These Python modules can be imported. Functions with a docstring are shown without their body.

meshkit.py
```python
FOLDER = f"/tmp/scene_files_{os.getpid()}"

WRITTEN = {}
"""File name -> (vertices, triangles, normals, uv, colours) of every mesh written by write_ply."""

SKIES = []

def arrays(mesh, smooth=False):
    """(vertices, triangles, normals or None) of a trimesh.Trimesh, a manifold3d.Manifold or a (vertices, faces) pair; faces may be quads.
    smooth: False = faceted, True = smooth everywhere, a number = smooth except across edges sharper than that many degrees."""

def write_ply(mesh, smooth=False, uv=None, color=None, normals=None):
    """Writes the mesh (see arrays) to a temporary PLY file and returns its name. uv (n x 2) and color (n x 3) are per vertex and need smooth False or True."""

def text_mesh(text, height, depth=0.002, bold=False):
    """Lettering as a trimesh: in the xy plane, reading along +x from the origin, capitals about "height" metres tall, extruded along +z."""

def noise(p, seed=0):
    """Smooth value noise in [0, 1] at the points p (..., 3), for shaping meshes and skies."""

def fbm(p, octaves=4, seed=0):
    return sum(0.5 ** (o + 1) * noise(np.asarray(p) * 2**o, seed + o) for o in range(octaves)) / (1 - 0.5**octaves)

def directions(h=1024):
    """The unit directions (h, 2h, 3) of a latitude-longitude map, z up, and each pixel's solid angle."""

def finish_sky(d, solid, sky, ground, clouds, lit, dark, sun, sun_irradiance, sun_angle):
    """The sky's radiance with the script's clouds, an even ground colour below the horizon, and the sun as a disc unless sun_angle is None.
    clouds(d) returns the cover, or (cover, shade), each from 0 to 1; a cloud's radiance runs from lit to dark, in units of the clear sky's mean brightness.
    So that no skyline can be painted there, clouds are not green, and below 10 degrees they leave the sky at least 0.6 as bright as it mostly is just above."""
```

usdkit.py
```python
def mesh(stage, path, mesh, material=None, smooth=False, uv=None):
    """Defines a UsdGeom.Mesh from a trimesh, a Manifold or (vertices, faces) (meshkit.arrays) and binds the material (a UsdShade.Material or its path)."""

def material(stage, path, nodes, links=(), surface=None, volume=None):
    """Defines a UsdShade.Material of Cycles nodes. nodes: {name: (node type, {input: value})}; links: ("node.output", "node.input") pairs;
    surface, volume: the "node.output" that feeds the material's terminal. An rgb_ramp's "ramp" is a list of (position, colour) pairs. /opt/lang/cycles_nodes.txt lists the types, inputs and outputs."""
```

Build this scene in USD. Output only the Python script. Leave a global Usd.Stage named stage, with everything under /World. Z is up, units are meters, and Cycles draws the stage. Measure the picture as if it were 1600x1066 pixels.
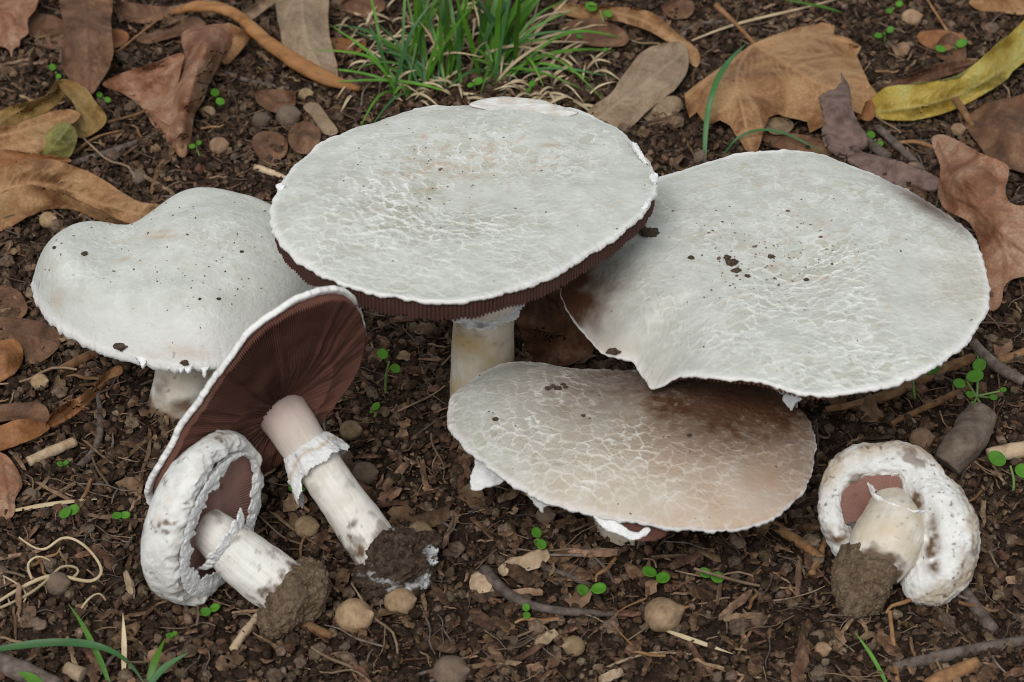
import math, random
import numpy as np, trimesh, manifold3d, shapely, usdkit, meshkit
from shapely.geometry import Polygon, Point, LineString
from scipy.interpolate import CubicSpline, RBFInterpolator
from scipy.spatial import cKDTree, Delaunay
from pxr import Usd, UsdGeom, UsdLux, UsdShade, Sdf, Gf, Vt

rng = np.random.default_rng(7)
random.seed(7)
stage = Usd.Stage.CreateInMemory()
UsdGeom.SetStageUpAxis(stage, UsdGeom.Tokens.z)
UsdGeom.SetStageMetersPerUnit(stage, 1.0)
UsdGeom.Xform.Define(stage, '/World')
stage.SetDefaultPrim(stage.GetPrimAtPath('/World'))

# ------------------------------------------------------------------ camera, sky, sun, exposure
PITCH, DIST, FPX = math.radians(36.0), 900.0, 4500.0        # millimetres; focal length in pixels of the 1600 px wide photograph
FWD = np.array([0, math.cos(PITCH), -math.sin(PITCH)])
UP = np.array([0, math.sin(PITCH), math.cos(PITCH)])
RIGHT = np.array([1.0, 0, 0])
EYE = -DIST * FWD
cam = UsdGeom.Camera.Define(stage, '/World/camera')
cam.CreateFocalLengthAttr(36.0 * FPX / 1600)
cam.CreateHorizontalApertureAttr(36.0)
cam.CreateVerticalApertureAttr(36.0 * 1066 / 1600)
cam.CreateClippingRangeAttr(Gf.Vec2f(0.05, 200))
cam.CreateFStopAttr(29.0)
cam.CreateFocusDistanceAttr(0.855)
cam.CreateExposureAttr(0.47)
mtx = Gf.Matrix4d(*RIGHT, 0, *UP, 0, *(-FWD), 0, *(EYE * 0.001), 1)
cam.AddTransformOp().Set(mtx)

SUN_EL, SUN_AZ = math.radians(47), math.radians(196)         # azimuth: atan2(x, y) of the direction towards the sun
dome = UsdLux.DomeLight.Define(stage, '/World/sky')
sky_mat = usdkit.material(stage, '/World/Looks/sky_material', {
    "sky": ("sky_texture", {"sky_type": "single_scattering", "sun_disc": False, "sun_elevation": SUN_EL, "sun_rotation": SUN_AZ}),
    "tc": ("texture_coordinate", {}),
    "n": ("noise_texture", {"scale": 2.5, "detail": 5.0}),
    "r": ("map_range", {"from_min": 0.3, "from_max": 0.6, "to_min": 0.62, "to_max": 0.95, "clamp": True}),
    "m": ("mix", {"color2": (5.9, 6.1, 6.15)}),
    "bg": ("background_shader", {"strength": 0.07})},
    [("tc.generated", "n.vector"), ("n.fac", "r.value"), ("r.result", "m.fac"), ("sky.color", "m.color1"), ("m.color", "bg.color")], surface="bg.background")
UsdShade.MaterialBindingAPI.Apply(dome.GetPrim()).Bind(sky_mat)
dome.GetPrim().SetCustomDataByKey('kind', 'structure')
sun = UsdLux.DistantLight.Define(stage, '/World/sun')
sun.CreateIntensityAttr(0.4)
sun.CreateAngleAttr(26.0)
sun.CreateNormalizeAttr(True)
sun.CreateColorAttr(Gf.Vec3f(1.0, 0.985, 0.965))
sd = np.array([math.sin(SUN_AZ) * math.cos(SUN_EL), math.cos(SUN_AZ) * math.cos(SUN_EL), math.sin(SUN_EL)])
zx = np.cross([0, 0, 1.0], sd); zx /= np.linalg.norm(zx); zy = np.cross(sd, zx)
sun.AddTransformOp().Set(Gf.Matrix4d(*zx, 0, *zy, 0, *sd, 0, 0, 0, 0, 1))

# ------------------------------------------------------------------ helpers (all geometry is written in millimetres)
MM = 0.001
def ray(px, py):
    d = FWD + RIGHT * (px - 800) / FPX + UP * (533 - py) / FPX
    return d
def at(px, py, z=0.0):
    "the point of the level z (mm) that stands at this place of the photograph"
    d = ray(px, py)
    return EYE + d * ((z - EYE[2]) / d[2])
def on_plane(px, py, P, n):
    d = ray(px, py)
    return EYE + d * (np.dot(P - EYE, n) / np.dot(d, n))
def proj(P):
    P = np.atleast_2d(P) - EYE
    w = P @ FWD
    return np.stack([800 + FPX * (P @ RIGHT) / w, 533 - FPX * (P @ UP) / w], 1)
def unit(v):
    v = np.asarray(v, float); return v / np.linalg.norm(v)
def frame(n):
    n = unit(n); a = np.array([1.0, 0, 0]) if abs(n[0]) < .8 else np.array([0, 1.0, 0])
    e1 = unit(a - n * np.dot(a, n)); return e1, np.cross(n, e1), n
def fbm(p, s, o=4, seed=0):
    return meshkit.fbm(np.asarray(p) / s + 100.0, o, seed) - 0.5
def nz(p, s, seed=0):
    return meshkit.noise(np.asarray(p) / s + 100.0, seed) - 0.5

USED = {}
def numbered(parent, name):
    k = (parent, name); i = USED.get(k, 0); USED[k] = i + 1
    return name if i == 0 else f"{name}_{i:03d}"
class Thing:
    def __init__(self, path, origin): self.path, self.o = path, np.asarray(origin, float)
    @property
    def prim(self): return stage.GetPrimAtPath(self.path)
ROOT = Thing('/World', (0, 0, 0))
def tag(prim, label=None, cat=None, group=None, kind=None):
    for k, v in (('label', label), ('category', cat), ('group', group), ('kind', kind)):
        if v: prim.SetCustomDataByKey(k, v)
def thing(name, label, cat, origin=(0, 0, 0), group=None, kind=None):
    p = '/World/' + numbered('/World', name)
    x = UsdGeom.Xform.Define(stage, p)
    x.AddTranslateOp().Set(Gf.Vec3d(*(np.asarray(origin, float) * MM)))
    tag(x.GetPrim(), label, cat, group, kind)
    return Thing(p, origin)
def obj(name, mesh, mat, parent=ROOT, smooth=True, pv=None, uv=None, label=None, cat=None, group=None, kind=None, origin=None):
    "one Mesh prim; vertices in world millimetres"
    p = parent.path + '/' + numbered(parent.path, name)
    if hasattr(mesh, 'to_mesh'):
        mm_ = mesh.to_mesh(); mesh = (mm_.vert_properties[:, :3], mm_.tri_verts)
    v, f = (mesh.vertices, mesh.faces) if hasattr(mesh, 'vertices') else mesh
    v, f = np.asarray(v, float), np.asarray(f, int)
    o = parent.o
    own = None
    if origin is not None and parent is ROOT:
        own = np.asarray(origin, float); o = own
    m = usdkit.mesh(stage, p, ((v - o) * MM, f), mat, smooth=smooth, uv=uv)
    m.CreateDoubleSidedAttr(True)
    if own is not None: UsdGeom.Xformable(m).AddTranslateOp().Set(Gf.Vec3d(*(own * MM)))
    for k, a in (pv or {}).items():
        UsdGeom.PrimvarsAPI(m).CreatePrimvar(k, Sdf.ValueTypeNames.FloatArray, "vertex").Set(Vt.FloatArray.FromNumpy(np.asarray(a, np.float32)))
    tag(m.GetPrim(), label, cat, group, kind)
    return Thing(p, o)

def grid_faces(nu, nv, wrap_u=False):
    "quads of a nu x nv vertex grid (index i * nv + j) as triangles"
    iu = np.arange(nu if wrap_u else nu - 1); jv = np.arange(nv - 1)
    I, J = np.meshgrid(iu, jv, indexing='ij'); I2 = (I + 1) % nu
    a, b, c, d = I * nv + J, I2 * nv + J, I2 * nv + J + 1, I * nv + J + 1
    return np.concatenate([np.stack([a, b, c], -1).reshape(-1, 3), np.stack([a, c, d], -1).reshape(-1, 3)])
def join(parts):
    vs, fs, n = [], [], 0
    for v, f in parts:
        vs.append(np.asarray(v)); fs.append(np.asarray(f) + n); n += len(v)
    return np.concatenate(vs), np.concatenate(fs)
def spline(pts, n, closed=False):
    pts = np.asarray(pts, float)
    if closed: pts = np.vstack([pts, pts[:1]])
    t = np.r_[0, np.cumsum(np.maximum(np.linalg.norm(np.diff(pts[:, :2 if pts.shape[1] < 3 else 3], axis=0), axis=1), 1e-6) ** .5)]
    cs = CubicSpline(t, pts, bc_type='periodic' if closed else 'natural')
    tt = np.linspace(0, t[-1], 40 * len(pts))
    q = cs(tt); L = np.r_[0, np.cumsum(np.linalg.norm(np.diff(q, axis=0), axis=1))]
    s = np.linspace(0, L[-1], n + 1)[:-1] if closed else np.linspace(0, L[-1], n)
    return np.stack([np.interp(s, L, q[:, k]) for k in range(q.shape[1])], 1)
def tube(pts, radii, seg=10, n=None, jitter=0.0, js=3.0, seed=0, flat=1.0, cap=True):
    "a tapered tube through pts (mm)"
    pts = np.asarray(pts, float); n = n or max(2, len(pts))
    radii = np.interp(np.linspace(0, 1, n), np.linspace(0, 1, len(np.atleast_1d(radii))), np.atleast_1d(radii))
    q = spline(pts, n) if len(pts) > 2 else np.linspace(pts[0], pts[-1], n)
    T = np.gradient(q, axis=0); T /= np.linalg.norm(T, axis=1, keepdims=True)
    e1 = frame(T[0])[0]; V = []
    th = np.arange(seg) * 2 * math.pi / seg
    for i in range(n):
        e1 = unit(e1 - T[i] * np.dot(e1, T[i])); e2 = np.cross(T[i], e1)
        ringv = q[i] + radii[i] * (np.cos(th)[:, None] * e1 + flat * np.sin(th)[:, None] * e2)
        V.append(ringv)
    V = np.concatenate(V)
    if jitter:
        c = np.repeat(q, seg, 0); d = V - c; l = np.linalg.norm(d, axis=1, keepdims=True)
        V = V + d / np.maximum(l, 1e-6) * (fbm(V, js, 3, seed) * 2 * jitter)[:, None]
    i = np.arange(n - 1)[:, None] * seg; j = np.arange(seg)[None]; j2 = (j + 1) % seg
    a, b, c, d = i + j, i + j2, i + seg + j2, i + seg + j
    F = np.concatenate([np.stack([a, b, c], -1).reshape(-1, 3), np.stack([a, c, d], -1).reshape(-1, 3)])
    if cap:
        k = len(V); V = np.vstack([V, q[:1], q[-1:]])
        jj = np.arange(seg); F = np.vstack([F, np.stack([np.full(seg, k), (jj + 1) % seg, jj], 1), np.stack([np.full(seg, k + 1), (n - 1) * seg + jj, (n - 1) * seg + (jj + 1) % seg], 1)])
    return V, F
_ico = {}
def ico(s):
    if s not in _ico: m = trimesh.creation.icosphere(s); _ico[s] = (np.array(m.vertices), np.array(m.faces))
    return _ico[s]
def lump(c, r, sub=3, amp=.25, s=.8, seed=0, axes=None, fine=0.0, fs=.12):
    "a noise-shaped lump: r is a radius or three radii (mm), axes the rows of a rotation"
    v, f = ico(sub); r = np.ones(3) * r
    d = 1 + 2 * amp * fbm(v, s, 4, seed)
    if fine: d = d + 2 * fine * fbm(v, fs, 3, seed + 9)
    p = v * d[:, None] * r
    if axes is not None: p = p @ np.asarray(axes)
    return p + np.asarray(c), f
def solid(v, f, th):
    "closes a sheet by a second side th mm below it"
    v, f = np.asarray(v, float), np.asarray(f)
    nrm = np.zeros_like(v); fn = np.cross(v[f[:, 1]] - v[f[:, 0]], v[f[:, 2]] - v[f[:, 0]])
    for k in range(3): np.add.at(nrm, f[:, k], fn)
    nrm /= np.maximum(np.linalg.norm(nrm, axis=1, keepdims=True), 1e-9)
    e = np.sort(np.concatenate([f[:, [0, 1]], f[:, [1, 2]], f[:, [2, 0]]]), 1)
    raw = np.concatenate([f[:, [0, 1]], f[:, [1, 2]], f[:, [2, 0]]])
    u, idx, cnt = np.unique(e, axis=0, return_index=True, return_counts=True)
    b = raw[idx[cnt == 1]]; n = len(v)
    side = np.concatenate([np.stack([b[:, 1], b[:, 0], b[:, 0] + n], 1), np.stack([b[:, 1], b[:, 0] + n, b[:, 1] + n], 1)])
    return np.concatenate([v, v - nrm * th]), np.concatenate([f, f[:, ::-1] + n, side])
def rot_to(n):
    e1, e2, n = frame(n); return np.stack([e1, e2, n])
def rand_rot(r):
    q = r.normal(size=4); q /= np.linalg.norm(q); w, x, y, z = q
    return np.array([[1-2*(y*y+z*z), 2*(x*y-z*w), 2*(x*z+y*w)], [2*(x*y+z*w), 1-2*(x*x+z*z), 2*(y*z-x*w)], [2*(x*z-y*w), 2*(y*z+x*w), 1-2*(x*x+y*y)]])

# ------------------------------------------------------------------ materials
def look(name, cols, scale=400, detail=5.0, rough=.8, bumps=((900, .0003, .6),), var=0.0, hvar=0.0, spec=.25, masks=(), trans=0.0, sss=0.0, stretch=None, dist=0.0, r0=.3, r1=.7, uvfib=None, sheen=0.0, net=0.0):
    """principled surface: noise (scale per metre) through a colour ramp; bumps: (scale, distance m, strength); var: value change per object;
    masks: (primvar, colour, strength) laid over in turn; uvfib: (u scale, v scale, amount) fine fibres along the mesh's st"""
    N = {"tc": ("texture_coordinate", {}), "n": ("noise_texture", {"scale": scale, "detail": detail, "roughness": .6, "distortion": dist}),
         "mr": ("map_range", {"from_min": r0, "from_max": r1, "clamp": True}),
         "ramp": ("rgb_ramp", {"ramp": [(i / max(1, len(cols) - 1), c) for i, c in enumerate(cols)] if len(cols) > 1 else [(0, cols[0]), (1, cols[0])]}),
         "p": ("principled_bsdf", {"roughness": rough, "specular_ior_level": spec, "sheen_weight": sheen})}
    L = [("n.fac", "mr.value"), ("mr.result", "ramp.fac")]
    vec = "tc.object"
    if stretch:
        N["mp"] = ("mapping", {"scale": stretch}); L.append(("tc.object", "mp.vector")); vec = "mp.vector"
    L.append((vec, "n.vector"))
    col = "ramp.color"
    if uvfib:
        N["um"] = ("mapping", {"scale": (uvfib[0], uvfib[1], 1)}); N["un"] = ("noise_texture", {"scale": 1.0, "detail": 3.0})
        N["ur"] = ("map_range", {"from_min": .3, "from_max": .7, "to_min": 1 - uvfib[2], "to_max": 1 + uvfib[2], "clamp": True})
        N["ux"] = ("mix", {"mix_type": "multiply", "fac": 1.0})
        L += [("tc.UV", "um.vector"), ("um.vector", "un.vector"), ("un.fac", "ur.value"), (col, "ux.color1"), ("ur.result", "ux.color2")]; col = "ux.color"
    if net:                                                       # a fine mesh of veinlets
        N["vo"] = ("voronoi_texture", {"feature": "distance_to_edge", "scale": 620.0}); N["vd"] = ("noise_texture", {"scale": 500.0, "detail": 2.0}); N["va"] = ("vector_math", {"math_type": "multiply_add", "vector2": (.0012, .0012, .0012)})
        N["vr"] = ("map_range", {"from_min": 0.0, "from_max": .16, "to_min": 1 - net, "to_max": 1.06, "clamp": True}); N["vx"] = ("mix", {"mix_type": "multiply", "fac": 1.0}); N["vb"] = ("bump", {"distance": .0002, "strength": .6})
        L += [("tc.object", "vd.vector"), ("vd.color", "va.vector1"), ("tc.object", "va.vector3"), ("va.vector", "vo.vector"), ("vo.distance", "vr.value"), (col, "vx.color1"), ("vr.result", "vx.color2"), ("vr.result", "vb.height")]; col = "vx.color"
    for i, (a, c, s) in enumerate(masks):
        N[f"a{i}"] = ("attribute", {"attribute": a}); N[f"am{i}"] = ("math", {"math_type": "multiply", "value2": s, "use_clamp": True}); N[f"ax{i}"] = ("mix", {"color2": c})
        L += [(f"a{i}.fac", f"am{i}.value1"), (f"am{i}.value", f"ax{i}.fac"), (col, f"ax{i}.color1")]; col = f"ax{i}.color"
    if var or hvar:
        N["oi"] = ("object_info", {}); N["ov"] = ("map_range", {"to_min": 1 - var, "to_max": 1 + var}); N["oh"] = ("map_range", {"to_min": .5 - hvar, "to_max": .5 + hvar})
        N["w"] = ("white_noise_texture", {"dimensions": "1D"}); N["hs"] = ("hsv", {})
        L += [("oi.random", "ov.value"), ("oi.random", "w.w"), ("w.value", "oh.value"), ("ov.result", "hs.value"), ("oh.result", "hs.hue"), (col, "hs.color")]; col = "hs.color"
    L.append((col, "p.base_color"))
    nrm = 'vb.normal' if net else None
    for i, (s, d, k) in enumerate(bumps):
        N[f"bn{i}"] = ("noise_texture", {"scale": s, "detail": 4.0, "roughness": .6}); N[f"b{i}"] = ("bump", {"distance": d, "strength": k})
        L += [(vec, f"bn{i}.vector"), (f"bn{i}.fac", f"b{i}.height")]
        if nrm: L.append((nrm, f"b{i}.normal"))
        nrm = f"b{i}.normal"
    if uvfib:
        N["ub"] = ("bump", {"distance": .00015, "strength": .3}); L.append(("un.fac", "ub.height"))
        if nrm: L.append((nrm, "ub.normal"))
        nrm = "ub.normal"
    if nrm: L.append((nrm, "p.normal"))
    if sss:
        N["p"][1].update({"subsurface_weight": sss, "subsurface_radius": (1.0, .8, .6), "subsurface_scale": .0015})
    out = "p.BSDF"
    if trans:
        N["t"] = ("translucent_bsdf", {}); N["mx"] = ("mix_closure", {"fac": trans})
        L += [(col, "t.color"), ("p.BSDF", "mx.closure1"), ("t.BSDF", "mx.closure2")]; out = "mx.closure"
    return usdkit.material(stage, '/World/Looks/' + name, N, L, surface=out)
# ------------------------------------------------------------------ looks of the mushrooms
CAP = look('cap_skin', [(.49, .50, .45), (.56, .57, .52), (.63, .64, .60)], scale=120, rough=.75, bumps=((1500, .00015, .7), (480, .0005, .5)), spec=.2,
           masks=(("tone", (.37, .345, .255), .75), ("ridge", (.76, .76, .735), .8), ("pale", (.79, .775, .75), 1.0), ("tan", (.47, .345, .25), 1.0), ("dirt", (.16, .11, .075), 1.0), ("spore", (.085, .036, .017), 1.0)), uvfib=(420, 14, .035))
CAP_SMALL = look('young_cap_skin', [(.60, .59, .55), (.72, .71, .68), (.79, .78, .76)], scale=260, rough=.85, bumps=((900, .0003, .6), (2200, .0002, .6)), spec=.15,
                 masks=(("tan", (.45, .35, .24), 1.0), ("dirt", (.13, .075, .042), 1.0)))
GILL_D = look('gill_blackish', [(.028, .011, .008), (.06, .025, .018)], scale=160, rough=.8, bumps=((1200, .0002, .5),), masks=(("edge", (.10, .045, .034), .6), ("dust", (.16, .09, .07), 1.0)))
GILL = look('gill_dark', [(.055, .020, .013), (.12, .050, .034)], scale=160, rough=.8, bumps=((1200, .0002, .5),), masks=(("edge", (.19, .082, .057), .55), ("dust", (.26, .16, .125), 1.0)))
GILL_P = look('gill_pink', [(.24, .12, .09), (.34, .185, .145)], scale=300, rough=.85, bumps=((1200, .0002, .5),), masks=(("edge", (.36, .21, .17), .7), ("dirt", (.08, .045, .03), 1.0)))
STEM = look('stem_flesh', [(.66, .62, .55), (.75, .72, .66), (.79, .77, .73)], scale=180, rough=.7, bumps=((900, .0003, .5), (250, .0006, .3)), spec=.25, masks=(("cream", (.50, .375, .20), 1.0), ("pink", (.46, .33, .28), 1.0), ("dirt", (.13, .085, .055), 1.0)), uvfib=(46, 2.5, .09))
VEIL = look('veil_white', [(.74, .735, .715), (.86, .855, .845)], scale=500, rough=.9, bumps=((1100, .0004, .8), (2600, .0003, .8)), spec=.1, masks=(("tan", (.48, .34, .20), 1.0), ("dirt", (.13, .085, .055), 1.0)))
CLUMP = look('soil_clump', [(.024, .016, .010), (.060, .041, .028), (.12, .088, .062)], scale=500, rough=.95, bumps=((700, .0008, 1.0), (2500, .0004, .9)), spec=.1, masks=(("white", (.72, .73, .74), 1.0),))
CLUMP_P = look('soil_clump_pale', [(.08, .055, .034), (.15, .105, .066), (.23, .175, .12)], scale=600, rough=.95, bumps=((900, .0008, 1.0), (2600, .0004, .9)), spec=.1, masks=(("white", (.72, .73, .74), 1.0),))
SPECK = look('soil_specks', [(.08, .055, .038), (.20, .14, .095)], scale=900, rough=.95, bumps=())

def cells(uv, spacing, seed, warp=.5):
    "cell pattern over plane coordinates uv (mm): distance to the cell edge, cell number, offset from the cell's seed"
    r = np.random.default_rng(seed)
    R = np.abs(uv).max() + 3 * spacing
    g = np.arange(-R, R, spacing)
    X, Y = np.meshgrid(g, g); Y = Y + (np.arange(len(g)) % 2)[None, :] * spacing * .5
    P = np.stack([X.ravel(), Y.ravel()], 1) + r.uniform(-.42, .42, (X.size, 2)) * spacing
    q = np.c_[uv, np.zeros(len(uv))]
    w = np.stack([fbm(q, spacing * .7, 4, seed + 1), fbm(q, spacing * .7, 4, seed + 2)], 1) * spacing * 2 * warp
    d, i = cKDTree(P).query(uv + w, k=2)
    return d[:, 1] - d[:, 0], i[:, 0], uv + w - P[i[:, 0]]

def cap_points(C, n, rim, NT, jit=.35, seed=0):
    e1, e2, n = frame(n)
    ctl = []
    for q in rim:
        px, py, dh = (*q, 0)[:3]
        P = on_plane(px, py, C + n * dh, n) - C
        ctl.append((P @ e1, P @ e2, dh))
    ctl = np.array(ctl)
    area = np.sum(ctl[:, 0] * np.roll(ctl[:, 1], -1) - ctl[:, 1] * np.roll(ctl[:, 0], -1))
    if area < 0: ctl = ctl[::-1]
    q = spline(ctl, NT, closed=True); smooth = q.copy()
    P3 = np.c_[q[:, :2], np.zeros(NT)]
    rad = np.linalg.norm(q[:, :2], axis=1, keepdims=True)
    q[:, :2] *= 1 + (fbm(P3, 1.6, 3, seed) * 2 * jit + nz(P3, 9, seed + 3)[:, None].ravel() * jit * 3.4)[:, None] / rad
    q[:, 2] += fbm(P3, 7, 3, seed + 5) * 3 * jit + fbm(P3, 24, 2, seed + 6) * 9 * jit
    return q, smooth, (e1, e2, n)

def build_cap(t, C, n, rim, prof, k=4.0, NT=900, NR=230, flesh=(6, 1.6), gdepth=(2, 6, 4.5), ngill=230, r0=.14, spacing=4.6, ridge_h=.25, amp=None, seed=0, lip=1.3, extra=None, gill_mat=None, gl_amp=1.3, centre=(0, 0), und=1.5, pale_edge=.6, gmax=.985, net=.35):
    C = np.asarray(C, float)
    q, qs, (e1, e2, n) = cap_points(C, n, rim, NT, seed=seed)
    r = np.linspace(0, 1, NR); r[0] = 1e-4
    R, TH = np.meshgrid(r, np.arange(NT), indexing='ij')
    def surf(R, TH):
        b_ = np.clip((R - .9) / .1, 0, 1) ** 2; j_ = TH.astype(int) % NT      # the rim's small irregularities stay at the rim
        u, v, dh = (np.take(qs[:, i], j_) * (1 - b_) + np.take(q[:, i], j_) * b_ for i in range(3))
        th = np.arctan2(v, u)
        cu, cv = centre; w = (1 - R) ** 1.0
        U, V = u * R + cu * w, v * R + cv * w
        H = dh * R ** k + prof(R, th, U, V)
        H = H + und * 2 * fbm(np.stack([U, V, U * 0], -1), 22, 3, seed + 11) * (1 - R ** 6)
        return U, V, H
    U, V, H = surf(R, TH)
    P0 = np.stack([U, V, H], -1); S_ = np.concatenate([np.zeros((1, NT)), np.cumsum(np.linalg.norm(np.diff(P0, axis=0), axis=2), 0)])
    dir_ = unit_rows(np.stack([U - U[:1], V - V[:1]], -1))
    uv = (dir_ * S_[..., None]).reshape(-1, 2)                    # laid out along the surface, so that steep flanks do not stretch it
    rr = R.ravel()
    d, idx, off = cells(uv, spacing, seed)
    d2, idx2, off2 = cells(uv, spacing * .45, seed + 40)
    patch = np.clip(.65 + 1.6 * fbm(np.c_[uv, uv[:, 0] * 0], 18, 3, seed + 21), .1, 1.3)
    a = patch if amp is None else patch * amp(rr, uv)
    uv3 = np.c_[uv, uv[:, 0] * 0]
    brk = np.clip(.35 + 2.6 * fbm(uv3, 3.2, 3, seed + 22), 0, 1)
    brk2 = np.clip(.35 + 2.6 * fbm(uv3, 2.4, 3, seed + 23), 0, 1)
    ridge = np.exp(-(d / .42) ** 2) * (net + (1 - net) * brk)
    fine = np.exp(-(d2 / .26) ** 2) * .75 * brk2
    radial = uv / np.maximum(np.linalg.norm(uv, axis=1, keepdims=True), 1e-3)
    tilt = np.sum(off * radial, 1) / spacing; tilt2 = np.sum(off2 * radial, 1) / (spacing * .45)
    ht = np.random.default_rng(seed + 5).uniform(-1, 1, idx.max() + 1)[idx]
    sm = np.clip(d / 1.2, 0, 1)
    disp = ridge_h * a * (ridge * .6 + fine * .4 + tilt * .9 * sm + ht * .3 * sm + .35 * tilt2 * np.clip(d2 / .5, 0, 1))
    disp = disp + .14 * fbm(np.c_[uv, uv[:, 0] * 0], 1.5, 3, seed + 31)
    H = H + disp.reshape(H.shape)
    # lip: the torn skin folds over the margin
    rag = fbm(np.c_[q[:, :2], np.zeros(NT)], 2.2, 3, seed + 50) * 2
    P = C + U[..., None] * e1 + V[..., None] * e2 + H[..., None] * n
    edge = P[-1]; out = unit_rows(q[:, :1] * e1 + q[:, 1:2] * e2)
    l1 = edge + out * (.35 + .5 * rag)[:, None] - n * (.45 * lip)
    l2 = edge + out * (.1 + .4 * rag)[:, None] - n * (lip * (1 + .45 * rag))[:, None]
    l3 = edge - out * .7 - n * (lip * 1.05)
    l4 = C + (q[:, :1] * (gmax - .01)) * e1 + (q[:, 1:2] * (gmax - .01)) * e2 + (q[:, 2] * (gmax - .01) ** k + prof(np.full(NT, gmax - .01), np.arctan2(q[:, 1], q[:, 0]), q[:, 0] * gmax, q[:, 1] * gmax) - lip * 1.0)[:, None] * n
    P = np.concatenate([P, l1[None], l2[None], l3[None], l4[None]]); n2 = NR + 4
    tone = np.maximum(np.random.default_rng(seed + 6).uniform(0, 1, idx.max() + 1)[idx] ** 2 * .8, np.random.default_rng(seed + 7).uniform(0, 1, idx2.max() + 1)[idx2] ** 2.2 * .9 * np.clip(d2 / .5, 0, 1)) * (1 - ridge) * np.clip(a, 0, 1)
    pv = {"ridge": np.clip(ridge * a + fine * .5 * a, 0, 1), "tone": tone, "tan": np.zeros(len(uv)), "spore": np.zeros(len(uv)), "dirt": np.zeros(len(uv)),
          "pale": np.clip((rr - .965) / .03, 0, 1) * pale_edge}
    if extra: extra(pv, rr, uv, proj(P[:NR].reshape(-1, 3)))
    for kk in pv: pv[kk] = np.r_[np.clip(pv[kk], 0, 1), np.full(4 * NT, 1.0 if kk == 'pale' else 0.0)]
    st = np.stack([np.tile(np.arange(NT) / NT, n2), np.repeat(np.r_[r, [1.01, 1.02, 1.03, 1.04]], NT)], 1)
    Fc = grid_faces(n2, NT); # close in theta
    i = np.arange(n2 - 1); seam = np.concatenate([np.stack([i * NT + NT - 1, (i + 1) * NT + NT - 1, (i + 1) * NT], 1), np.stack([i * NT + NT - 1, (i + 1) * NT, i * NT], 1)])
    obj('cap', (P.reshape(-1, 3), np.vstack([Fc, seam])), CAP, t, pv=pv, uv=st)
    # gills: one corrugated sheet under the flesh, with its cut outer face
    M = ngill * 4
    qi = np.arange(M) * NT / M
    rg = np.r_[np.linspace(r0, gmax, 34), gmax]
    tooth = np.tile([1.0, .72, 0.0, .72], ngill)
    short = np.random.default_rng(seed + 8).uniform(0, .55, ngill).repeat(4)      # some gills start late
    Pg, ed = [], []
    for gi, x in enumerate(rg):
        TH2 = qi; bx = np.clip((x - .9) / .1, 0, 1) ** 2; qb = qs * (1 - bx) + q * bx; u0 = [np.interp(TH2, np.arange(NT + 1), np.r_[qb[:, j], qb[:1, j]]) for j in range(3)]
        RX = np.full(M, x)
        cu, cv = centre; w = (1 - RX)
        uu, vv = u0[0] * RX + cu * w, u0[1] * RX + cv * w
        hh = u0[2] * RX ** k + prof(RX, np.arctan2(u0[1], u0[0]), uu, vv) + und * 2 * fbm(np.stack([uu, vv, uu * 0], -1), 22, 3, seed + 11) * (1 - RX ** 6)
        fl = np.interp(x, [0, 1], flesh)
        gd = np.interp(x, [r0, (r0 + 1) / 2, 1], gdepth) * (1 + .12 * 2 * nz(np.c_[qi * .5, qi * 0, qi * 0], 3, seed))
        on = np.clip((x - short * (1 - r0)) / .12, .25, 1)
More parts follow.
